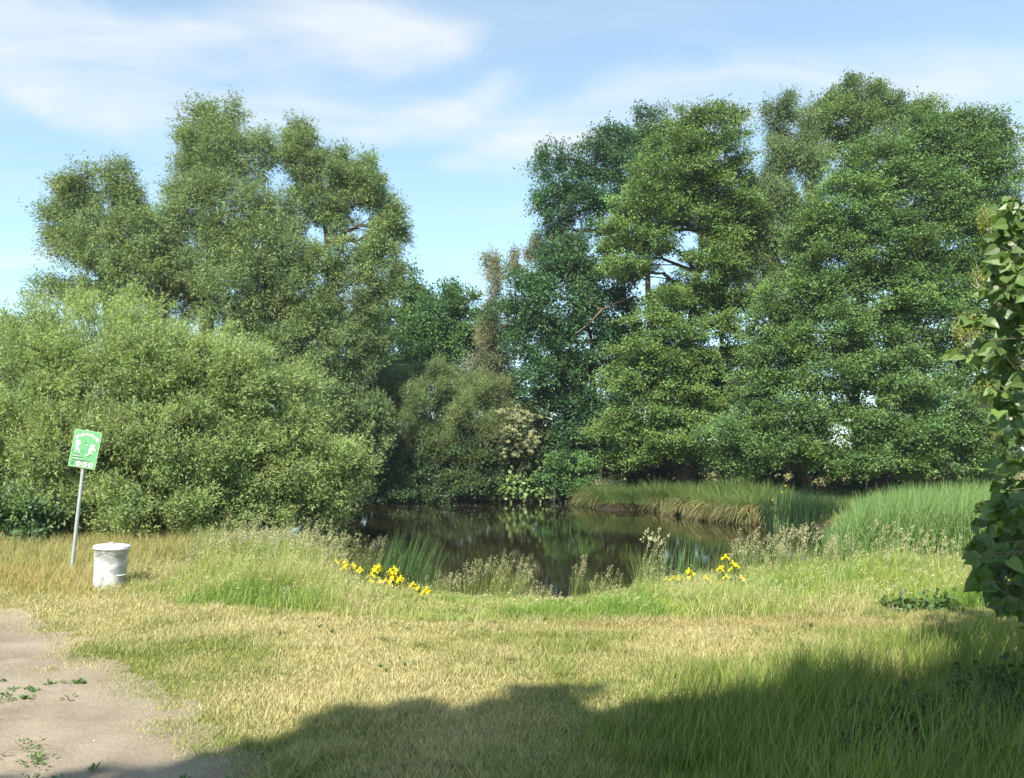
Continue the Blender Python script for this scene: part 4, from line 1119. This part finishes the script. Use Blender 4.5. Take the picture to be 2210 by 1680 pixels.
for k in range(18):
    a = lroot + [R.normal() * .15, R.normal() * .15, -.05]
    b = np.array([3.45 + .12 * k + R.normal() * .1, 4.9 + R.normal() * .3, 1.3 + 1.8 * R.random()])
    stems.append(branch(wood, a, b, .028, .007, 12, .12))
allp = np.concatenate(stems)
for p in tips:
    dd = np.linalg.norm(allp - p, axis=1) + 2 * np.maximum(allp[:, 2] - p[2] + .1, 0)
    a = allp[int(np.argsort(dd)[int(R.integers(0, 10))])]
    q = branch(wood, a, p, .006, .002, 5, .14, .05, 4)
    m = int(R.integers(3, 7))
    t = 1 - .45 * np.arange(m)[:, None] / m * R.random((m, 1))
    base = p * t + q[2] * (1 - t)
    out = nrm(p - q[2]) * .35
    dr = rnd(m) * np.array([.75, .6, .35]) + out + np.array([0, 0, -.75])
    no = rnd(m) * .6 + np.array([-.35, -1.0, .55])
    c0 = base + nrm(dr) * .015
    heart_leaves(lf, c0, dr, no, .056 + .058 * R.random(m), np.where(R.random((m, 1)) < .25, 1.4, .92) * colvar((.10, .165, .045), m, .18, .08))  # some leaves coloured paler at random to stand for sunlit ones
wood.build('stem', M_twig, lil, smooth=True, origin=lroot)
lf.build('leaves', M_lilac, lil, origin=lroot)
for (U, V, ru, rv, n) in ((2130, 480, 20, 45, 420), (2088, 715, 34, 45, 700), (2125, 850, 22, 36, 300), (2170, 640, 18, 44, 300), (2150, 940, 16, 40, 200), (2110, 600, 14, 30, 160), (2200, 760, 22, 40, 300)):
    mb = MB()
    c = at(U, V, 4.7)
    s = 4.75 / FS
    q = nrm(rnd(n)) * (R.random((n, 1)) ** .45)
    q = c + q * np.array([ru * s, ru * s, rv * s])
    leaves(mb, q, rnd(n) + [0, 0, .8], rnd(n), .016 + .01 * R.random(n), .007, colvar((.25, .27, .06), n, .22, .10))
    for _ in range(8): branch(mb, c - [0, 0, rv * s * .8], c + nrm(rnd(1))[0] * [ru * s, ru * s, rv * s], .003, .0015, 4, .1, sides=3)
    mb.build('withered_flowers', M_grass, lil, origin=lroot)

# ------------------------------------------------------------------ playground sign
M_pole = plain_mat('galvanised_steel', (.42, .44, .44), .45, .5, .35, col2=(.30, .32, .33), scale=14, thr=(.3, .7))
M_board = plain_mat('sign_green', (.10, .275, .13), .45, .25, col2=(.115, .295, .145), scale=5, thr=(.3, .7))
M_white = plain_mat('sign_white', (.52, .54, .50), .5, .25)
M_dark = plain_mat('sign_print', (.03, .09, .05), .5, .3)
pb = on(152, 1243)
sroot = np.array([pb[0], pb[1], float(gz(pb[0], pb[1]))])
sign = empty('playground_sign', sroot, 'green playground sign on a leaning grey steel pole beside the white bin', 'sign')
YD = float(pb[1])
tp = at(181, 1000, YD) - sroot
sc = YD / FS
up = nrm(tp); rt_ = np.array([up[2], 0, -up[0]]); rt_ = nrm(rt_)
fw = np.array([0, -1., 0])
cB = at(187, 970, YD) - sroot - np.array([0, .04, 0])
BW, BH = 59 * sc, 80 * sc
ru_ = nrm(np.array([58, 0, -9.])); uu_ = nrm(np.array([9., 0, 58.]))


def bl(x, z, y=0.0):            # board coordinates, x and z in -0.5..0.5 of the board width / height
    return cB + ru_ * x * BW + uu_ * z * BH + np.array([0, -y, 0])


mb = MB()
tube(mb, [np.array([0, 0, -.2]) - up * 0, tp * .5, tp, tp + up * BH * .85], [.026] * 4, 14)
pole = mb.build('pole', M_pole, sign, smooth=True)
mb = MB(); lathe(mb, [(.0, .03), (.02, .03), (.029, .02), (.029, 0)], 14)
cap = mb.build('pole_cap', M_pole, pole); cap.location = (tp + up * BH * .85).tolist()


def rounded(w, h, r, n=6):
    p = []
    for cx, cz, a0 in ((w / 2 - r, h / 2 - r, 0), (-w / 2 + r, h / 2 - r, PI / 2), (-w / 2 + r, -h / 2 + r, PI), (w / 2 - r, -h / 2 + r, 1.5 * PI)):
        for k in range(n + 1):
            a = a0 + k / n * PI / 2
            p.append((cx + r * math.cos(a), cz + r * math.sin(a)))
    return p


def slab(mb, outline, y0, y1, col=(.5, .5, .5)):
    """outline in metres on the board, extruded from y0 (back) to y1 (front)"""
    n = len(outline)
    f_ = [cB + ru_ * x + uu_ * z + np.array([0, -y1, 0]) for x, z in outline]
    b_ = [cB + ru_ * x + uu_ * z + np.array([0, -y0, 0]) for x, z in outline]
    c1 = np.mean(f_, 0); c0 = np.mean(b_, 0)
    v = f_ + b_ + [c1, c0]
    tri = [[k, (k + 1) % n, 2 * n] for k in range(n)] + [[n + (k + 1) % n, n + k, 2 * n + 1] for k in range(n)]
    mb.add(v, tri, col)
    mb.add(f_ + b_, [[(k + 1) % n, k, n + k, n + (k + 1) % n] for k in range(n)], col)


mb = MB(); slab(mb, rounded(BW, BH, .028), 0, .004)
board = mb.build('board', M_board, sign)
_lev = [0.0045]


def lev():
    _lev[0] += .0001
    return _lev[0]


def disc(mb, x, z, r, rz=None, n=18, ang=0):
    rz = rz or r
    L = lev()
    o = []
    for k in range(n):
        a = k * 2 * PI / n
        px, pz = r * math.cos(a), rz * math.sin(a)
        o.append((x * BW + px * math.cos(ang) - pz * math.sin(ang), z * BH + px * math.sin(ang) + pz * math.cos(ang)))
    slab(mb, o, .0035, L)


def cap_(mb, x0, z0, x1, z1, w, w2=None):
    w2 = w2 or w
    a = np.array([x0 * BW, z0 * BH]); b = np.array([x1 * BW, z1 * BH]); t = (b - a) / np.linalg.norm(b - a); nn = np.array([-t[1], t[0]])
    o = [a + nn * w / 2, a - t * w * .4, a - nn * w / 2, b - nn * w2 / 2, b + t * w2 * .4, b + nn * w2 / 2]
    slab(mb, [tuple(q) for q in o], .0035, lev())


# thin pale rim
mb = MB()
ro, ri = rounded(BW - .004, BH - .004, .026), rounded(BW - .012, BH - .012, .022)
n = len(ro)
vv = [cB + ru_ * x + uu_ * z + np.array([0, -.0046, 0]) for x, z in ro + ri]
mb.add(vv, [[k, (k + 1) % n, n + (k + 1) % n, n + k] for k in range(n)])
mb.build('rim', plain_mat('sign_rim', (.42, .6, .32), .4), board)
# banner
mb = MB()
R0 = .62 * BW; cz = .40 * BH - R0
a0, a1 = rad(90 + 38), rad(90 - 38)
seg = 20
o = []
th = .052 * BH * 1.0
for k in range(seg + 1):
    a = a0 + (a1 - a0) * k / seg; o.append((math.cos(a) * (R0 + th / 2 + .006), cz + math.sin(a) * (R0 + th / 2 + .006)))
for k in range(seg + 1):
    a = a1 + (a0 - a1) * k / seg; o.append((math.cos(a) * (R0 - th / 2 - .006), cz + math.sin(a) * (R0 - th / 2 - .006)))
vv = [cB + ru_ * x + uu_ * z + np.array([0, -.0048, 0]) for x, z in o]
m_ = seg + 1
mb.add(vv, [[k, k + 1, 2 * m_ - 2 - k, 2 * m_ - 1 - k] for k in range(seg)])
for sg in (1, -1):
    a = rad(90 + sg * 38); e = rad(90 + sg * 46)
    q = [(math.cos(a) * (R0 + .004), cz + math.sin(a) * (R0 + .004)), (math.cos(e) * (R0 + .01), cz + math.sin(e) * (R0 + .01)), (math.cos((a + e) / 2) * (R0 - .012), cz + math.sin((a + e) / 2) * (R0 - .012)), (math.cos(e) * (R0 - .03), cz + math.sin(e) * (R0 - .03)), (math.cos(a) * (R0 - .03), cz + math.sin(a) * (R0 - .03))]
    slab(mb, q, .0035, .0046)
mb.build('banner', M_white, board)


def letters(text, pos):
    """pos(k, width) -> (x, z, angle) in metres ; returns MB"""
    mb = MB()
    for ch, (x, z, ang, size) in zip(text, pos):
        if ch == ' ': continue
        cu = bpy.data.curves.new('letter', 'FONT'); cu.body = ch; cu.size = size; cu.align_x = 'CENTER'; cu.align_y = 'CENTER'; cu.offset = .0008
        ob = bpy.data.objects.new('letter', cu)
        me = bpy.data.meshes.new_from_object(ob)
        v = np.array([q.co[:] for q in me.vertices])
        if len(v):
            ca, sa = math.cos(ang), math.sin(ang)
            X_ = x + v[:, 0] * ca - v[:, 1] * sa; Z_ = z + v[:, 0] * sa + v[:, 1] * ca
            w = cB + X_[:, None] * ru_ + Z_[:, None] * uu_ + np.array([0, -.0062, 0])
            base = mb.n
            for pgn in me.polygons:
                mb.f.append(np.array([list(pgn.vertices)]) + base); mb.c.append(np.full((1, 3), .1))
            mb.v.append(w); mb.n += len(w)
        bpy.data.objects.remove(ob); bpy.data.curves.remove(cu); bpy.data.meshes.remove(me)
    return mb


T = 'SPIELPLATZ'
pos = []
for k in range(len(T)):
    a = rad(90 + 31 - 62 * k / (len(T) - 1))
    pos.append((math.cos(a) * R0, cz + math.sin(a) * R0, a - PI / 2, .052))
letters(T, pos).build('lettering', M_dark, board)
# two playing children, a ball, shadows
mb = MB()
disc(mb, -.34, .17, .024, .026); disc(mb, -.28, .19, .022, .02)
disc(mb, -.31, .08, .022, .036); cap_(mb, -.27, .09, -.2, .15, .014); cap_(mb, -.34, .09, -.37, .02, .014)
cap_(mb, -.29, .03, -.33, -.09, .02, .014); cap_(mb, -.3, .03, -.2, -.04, .018, .014); cap_(mb, -.2, -.04, -.2, -.11, .014)
disc(mb, .27, .11, .026, .026); disc(mb, .21, .11, .02, .018)
disc(mb, .21, .02, .026, .042, ang=-.6); cap_(mb, .27, .04, .36, .03, .014); cap_(mb, .26, .02, .38, .0, .013)
cap_(mb, .17, -.04, .19, -.11, .022, .016); cap_(mb, .18, -.11, .05, -.17, .016, .012); cap_(mb, .2, -.05, .29, -.09, .018, .012)
disc(mb, .02, .125, .010)
mb.build('pictogram', M_white, board)
mb = MB()
disc(mb, -.02, .16, .010); cap_(mb, -.08, .17, .02, .15, .003); cap_(mb, .0, .19, -.03, .13, .003)
for (x0, x1, z) in ((-.1, -.02, -.075), (.17, .26, -.135), (.13, .2, -.19)): cap_(mb, x0, z, x1, z + .008, .007)
x = -.38
for w in (.05, .13): cap_(mb, x, -.165, x + w, -.165, .010); x += w + .03
x = -.38
for w in (.1, .06, .14): cap_(mb, x, -.235, x + w, -.235, .012); x += w + .025
x = -.38
for w in (.07, .12, .05, .1, .14, .06): cap_(mb, x, -.30, x + w, -.30, .006); x += w + .025
x = -.38
for w in (.1, .05, .16, .1): cap_(mb, x, -.325, x + w, -.325, .006); x += w + .025
for z in (-.37, -.40, -.43): cap_(mb, -.41, z, -.29, z, .005)
mb.build('small_print', M_dark, board)
mb = MB()
cap_(mb, -.38, -.195, -.16, -.195, .008); cap_(mb, -.38, -.268, .0, -.268, .008)
mb.build('underline', M_white, board)
for k, x in enumerate((-.13, .1, .33)):
    mb = MB(); disc(mb, x, -.40, .040, n=28)
    rd = mb.build('prohibition_roundel', M_white, board)
    mb = MB(); z = -.40
    if k == 0:
        disc(mb, x - .015, z - .012, .010); disc(mb, x + .04, z - .012, .010); cap_(mb, x - .01, z, x + .03, z + .02, .004); cap_(mb, x + .01, z + .035, x + .02, z, .006)
    elif k == 1:
        cap_(mb, x - .03, z + .005, x + .035, z - .002, .014); cap_(mb, x - .025, z, x - .035, z - .022, .005); cap_(mb, x + .03, z, x + .035, z - .022, .005); disc(mb, x - .05, z + .013, .009)
    else:
        cap_(mb, x - .01, z - .02, x - .01, z + .02, .010); cap_(mb, x + .03, z - .02, x + .03, z + .01, .014); disc(mb, x + .03, z + .024, .006)
    mb.build('symbol', M_dark, rd)
mb = MB()
for x, z in ((-.44, -.06), (.44, .01)): disc(mb, x, z, .006, n=10)
mb.build('screw', M_dark, board)

# ------------------------------------------------------------------ bin
M_bin = plain_mat('worn_white_paint', (.64, .64, .63), .45, .4, col2=(.33, .33, .34), scale=6.5, thr=(.46, .60), bump=.1, detail=8)
M_bin2 = plain_mat('worn_white_lid', (.62, .62, .61), .4, .4, col2=(.42, .42, .43), scale=9, thr=(.36, .5), bump=.08, detail=8)
bb = on(241, 1272)
broot = np.array([bb[0] - .095, bb[1] + .1, float(gz(bb[0], bb[1]))])
s = float(bb[1]) / FS
bt = 36.3 * s; bbm = 30.2 * s; H = 91 * s
tbin = empty('rubbish_bin', broot, 'white metal rubbish bin with worn paint and a lid, beside the sign', 'bin')
mb = MB()
lathe(mb, [(0, 0), (bbm * .96, 0), (bbm, .008), (bbm * 1.0, .03), (bbm + (bt * .93 - bbm) * .3, H * .3), (bbm + (bt * .93 - bbm) * .62, H * .62), (bt * .93, H * .90), (bt * .95, H * .905), (bt * .95, H * .93), (bt * .90, H * .93)], 48)
body = mb.build('body', M_bin, tbin, smooth=True)
mb = MB()
lathe(mb, [(bt * .93, H * .915), (bt * 1.0, H * .915), (bt * 1.02, H * .925), (bt * 1.02, H * .945), (bt * .99, H * .952), (bt * .985, H * .958), (bt * 1.0, H * .965), (bt * .98, H * .978), (bt * .9, H * .992), (bt * .5, H * 1.005), (0, H * 1.01)], 48)
lid = mb.build('lid', M_bin2, tbin, smooth=True)
mb = MB()
p = np.array([[-.045, 0, H * 1.004], [-.04, 0, H * 1.004 + .02], [-.015, 0, H * 1.004 + .028], [.015, 0, H * 1.004 + .028], [.04, 0, H * 1.004 + .02], [.045, 0, H * 1.004]])
tube(mb, p, .008, 8)
hl = mb.build('lid_handle', plain_mat('grey_handle', (.25, .25, .26), .5, .4, .4), lid, smooth=True)
hl.location = (-.01, -.02, 0)
for sgn, ang in ((1, rad(-35)), (-1, rad(145))):
    mb = MB()
    r = bbm + (bt - bbm) * .3
    p = np.array([[-.05, 0, .0], [-.05, -.035, .006], [-.03, -.048, .006], [.03, -.048, .006], [.05, -.035, .006], [.05, 0, 0]])
    tube(mb, p, .008, 8)
    o = mb.build('side_handle', M_bin2, tbin, smooth=True)
    o.location = (math.cos(ang) * r, math.sin(ang) * r, H * .33); o.rotation_euler = (0, 0, ang + PI / 2)
mb = MB()
a = np.linspace(-2.6, -.6, 24)
rr = (bbm + (bt * .93 - bbm) * .86) + .004
for zo in (0,):
    tube(mb, np.stack([np.cos(a) * rr, np.sin(a) * rr, H * .86 - .06 * np.abs(np.sin((a + 1.6) * 1.6))], 1), .0025, 5)
mb.build('wire', plain_mat('rusty_wire', (.12, .1, .09), .7), tbin, smooth=True)
tbin.rotation_euler = (rad(1.5), rad(2.5), rad(10))

# ------------------------------------------------------------------ bench on the right bank, cables
bp_ = np.array([at(1320, 1040, 41)[0], 41., 0]); bp_[2] = float(gz(bp_[0], 41))
bench = empty('park_bench', bp_, 'weathered wooden bench in the deep shade under the dark maple', 'bench')
M_wood = plain_mat('weathered_wood', (.24, .2, .16), .8, .2, col2=(.15, .12, .1), scale=5)
mb = MB()
for k in range(3): box(mb, (0, -.15 + .15 * k, .45), (1.7, .12, .04))
mb.build('seat', M_wood, bench)
mb = MB()
for k in range(2): box(mb, (0, .24, .66 + .16 * k), (1.7, .035, .11))
mb.build('backrest', M_wood, bench)
for sx in (-.7, .7):
    mb = MB(); box(mb, (sx, 0, .215), (.08, .4, .425)); box(mb, (sx, .285, .45), (.06, .05, .86)); mb.build('leg', M_wood, bench)
M_cable = plain_mat('cable', (.22, .23, .24), .6)
for k, (va, vb, lb) in enumerate(((784, 779, 'upper thin power cable crossing before the low treeline'), (791, 787, 'lower thin power cable crossing before the low treeline'))):
    a = at(700, va + 4, 45.5); b = at(1130, vb - 4, 48.5)
    t = np.linspace(0, 1, 24)[:, None]
    mb = MB(); p = a + (b - a) * t; p[:, 2] -= .15 * np.sin(t[:, 0] * PI)
    tube(mb, p, .016, 5)
    o = mb.build('power_cable', M_cable, None, smooth=True, origin=a); o.location = a.tolist()
    tag(o, lb, 'cable', 'power cables')

# fallen bough in the dark maple
mb = MB()
pts = [at(1240, 722, 42.2), at(1270, 700, 42.2), at(1300, 668, 42.3), at(1330, 655, 42.4), at(1372, 640, 42.8)]
tube(mb, pts, [.02, .045, .06, .07, .08], 7)
tube(mb, [pts[2], at(1285, 660, 42.2), at(1262, 655, 42.2)], [.03, .02, .008], 5)
o = mb.build('bare_bough', M_twig, None, smooth=True, origin=pts[-1]); o.location = pts[-1].tolist()
tag(o, 'bare grey dead bough sticking out of the dark maple toward the water', 'bough')

# ------------------------------------------------------------------ light and sky
EL = math.atan2(1, math.hypot(*SUNH)); AZ = math.atan2(-SUNH[0], -SUNH[1])     # direction to the sun, azimuth from +Y towards +X
sd = Vector((-SUNH[0], -SUNH[1], 1)).normalized()
sun = bpy.data.lights.new('sun', 'SUN'); sun.energy = 5.0; sun.angle = rad(.53); sun.color = (1, .94, .82)
so = bpy.data.objects.new('sun', sun); C.objects.link(so)
so.rotation_euler = sd.to_track_quat('Z', 'Y').to_euler(); so.location = (-10, -30, 30)

w = bpy.data.worlds.new('World'); bpy.context.scene.world = w; w.use_nodes = True
nt = w.node_tree; N = nt.nodes; L = nt.links; N.clear()
out = N.new('ShaderNodeOutputWorld'); bg = N.new('ShaderNodeBackground'); L.new(bg.outputs[0], out.inputs[0])
sky = N.new('ShaderNodeTexSky'); sky.sky_type = 'NISHITA'; sky.sun_disc = False
sky.sun_elevation = EL; sky.sun_rotation = AZ
sky.air_density = 1.0; sky.dust_density = .6; sky.ozone_density = 1.0; sky.altitude = 100
bg.inputs['Strength'].default_value = .138


def mth(op, a, b=None, c=None):
    n = N.new('ShaderNodeMath'); n.operation = op
    for k, q in enumerate((a, b, c)):
        if q is None: continue
        if isinstance(q, (int, float)): n.inputs[k].default_value = q
        else: L.new(q, n.inputs[k])
    return n.outputs[0]


tc = N.new('ShaderNodeTexCoord')
sx = N.new('ShaderNodeSeparateXYZ'); L.new(tc.outputs['Generated'], sx.inputs[0])
az = mth('ARCTAN2', sx.outputs['X'], sx.outputs['Y'])
el = mth('ARCSINE', sx.outputs['Z'])
# cirrus layer: noise on a flat layer overhead
zc = mth('MAXIMUM', sx.outputs['Z'], .05)
lx = mth('DIVIDE', sx.outputs['X'], mth('ADD', zc, .12)); ly = mth('DIVIDE', sx.outputs['Y'], mth('ADD', zc, .12))
cv = N.new('ShaderNodeCombineXYZ'); L.new(lx, cv.inputs[0]); L.new(ly, cv.inputs[1])
mp = N.new('ShaderNodeMapping'); mp.inputs['Rotation'].default_value = (0, 0, rad(-38)); mp.inputs['Scale'].default_value = (1.0, 2.6, 1)
L.new(cv.outputs[0], mp.inputs[0])
nz = N.new('ShaderNodeTexNoise'); nz.inputs['Scale'].default_value = 1.6; nz.inputs['Detail'].default_value = 9; nz.inputs['Roughness'].default_value = .58; nz.inputs['Distortion'].default_value = .35
L.new(mp.outputs[0], nz.inputs['Vector'])
nw = N.new('ShaderNodeTexNoise'); nw.inputs['Scale'].default_value = 3.2; nw.inputs['Detail'].default_value = 5
L.new(tc.outputs['Generated'], nw.inputs['Vector'])
sw = N.new('ShaderNodeSeparateXYZ'); L.new(nw.outputs['Color'], sw.inputs[0])
azw = mth('ADD', az, mth('MULTIPLY', mth('SUBTRACT', sw.outputs[0], .5), .26))
elw = mth('ADD', el, mth('MULTIPLY', mth('SUBTRACT', sw.outputs[1], .5), .14))


def azel(U, V):
    d = ray(U, V); d = d / np.linalg.norm(d)
    return math.atan2(d[0], d[1]), math.asin(d[2])


clouds = [(60, 110, 360, 100, 0, 1.0), (330, 100, 290, 50, 4, .9), (200, 225, 170, 40, -22, .7), (760, 40, 260, 75, 0, 1.0), (900, 90, 120, 40, 20, .8), (610, 220, 150, 50, 0, .75),
          (860, 265, 230, 50, 12, .9), (1060, 200, 130, 45, 20, .6), (1240, 300, 260, 75, 12, .85), (1560, 235, 330, 75, 8, .95), (1990, 215, 330, 65, 0, 1.0), (2200, 330, 140, 130, 0, .8), (60, 580, 140, 30, 0, .75), (1000, 350, 90, 24, 10, .5),
          (1500, 20, 500, 60, 0, .12)]
tot = None
for (U, V, ru, rv, ang, k) in clouds:
    a0_, e0_ = azel(U, V); sa_, se_ = ru / FS, rv / FS
    dx = mth('SUBTRACT', azw, a0_); dy = mth('SUBTRACT', elw, e0_)
    ca, sa = math.cos(rad(ang)), math.sin(rad(ang))
    px = mth('ADD', mth('MULTIPLY', dx, ca / sa_), mth('MULTIPLY', dy, sa / sa_))
    py = mth('ADD', mth('MULTIPLY', dx, -sa / se_), mth('MULTIPLY', dy, ca / se_))
    r2 = mth('ADD', mth('MULTIPLY', px, px), mth('MULTIPLY', py, py))
    gs = mth('MULTIPLY', mth('EXPONENT', mth('MULTIPLY', r2, -.9)), k)
    tot = gs if tot is None else mth('ADD', tot, gs)
fib = N.new('ShaderNodeMapRange'); fib.inputs[1].default_value = .3; fib.inputs[2].default_value = .68; fib.inputs[3].default_value = .35; fib.inputs[4].default_value = 1.2
L.new(nz.outputs['Fac'], fib.inputs[0])
mask = mth('MULTIPLY', mth('MINIMUM', tot, 1.0), fib.outputs[0])
veil = N.new('ShaderNodeMapRange'); veil.inputs[1].default_value = .5; veil.inputs[2].default_value = .8; veil.inputs[3].default_value = .2; veil.inputs[4].default_value = .42
L.new(nz.outputs['Fac'], veil.inputs[0])
mask = mth('MINIMUM', mth('MAXIMUM', mth('MULTIPLY', mask, .72), veil.outputs[0]), .92)
mix = N.new('ShaderNodeMix'); mix.data_type = 'RGBA'
L.new(mask, mix.inputs['Factor']); tn = N.new('ShaderNodeMix'); tn.data_type = 'RGBA'; tn.blend_type = 'MULTIPLY'; tn.inputs['Factor'].default_value = 1; tn.inputs['B'].default_value = (.87, 1.045, .985, 1)
L.new(sky.outputs[0], tn.inputs['A']); L.new(tn.outputs['Result'], mix.inputs['A']); mix.inputs['B'].default_value = (3.3, 3.38, 3.4, 1)
L.new(mix.outputs['Result'], bg.inputs['Color'])

print('LEAVES', NLEAF[0], 'FACES', sum(len(o.data.polygons) for o in C.objects if o.type == 'MESH'))
# ------------------------------------------------------------------ summer haze in the air
mb = MB(); box(mb, (0, 228, 14.3), (836, 572, 31))
hm_, nt, N, L = new_mat('haze')
out = N.new('ShaderNodeOutputMaterial'); vp = N.new('ShaderNodeVolumePrincipled')
vp.inputs['Color'].default_value = (.86, .93, 1, 1); vp.inputs['Density'].default_value = HAZE; vp.inputs['Anisotropy'].default_value = .3
L.new(vp.outputs[0], out.inputs['Volume'])
hz = tag(mb.build('haze', hm_), 'thin summer haze in the air over the pond', 'haze', kind='stuff')
# ------------------------------------------------------------------ camera and render settings
cam = bpy.data.cameras.new('camera'); cam.sensor_width = 36; cam.lens = 36 * FS / 2210; cam.clip_end = 4000; cam.clip_start = .05
co = bpy.data.objects.new('camera', cam); C.objects.link(co)
co.location = (0, 0, EYE); co.rotation_euler = (PI / 2 + PITCH, 0, 0)
S = bpy.context.scene; S.camera = co
S.render.engine = 'CYCLES'
S.cycles.max_bounces = 6; S.cycles.diffuse_bounces = 3; S.cycles.transmission_bounces = 4; S.cycles.glossy_bounces = 3
S.cycles.use_denoising = True
S.cycles.caustics_reflective = False; S.cycles.caustics_refractive = False
S.view_settings.view_transform = 'Standard'; S.view_settings.look = 'None'; S.view_settings.exposure = 1.12; S.view_settings.gamma = 1.0
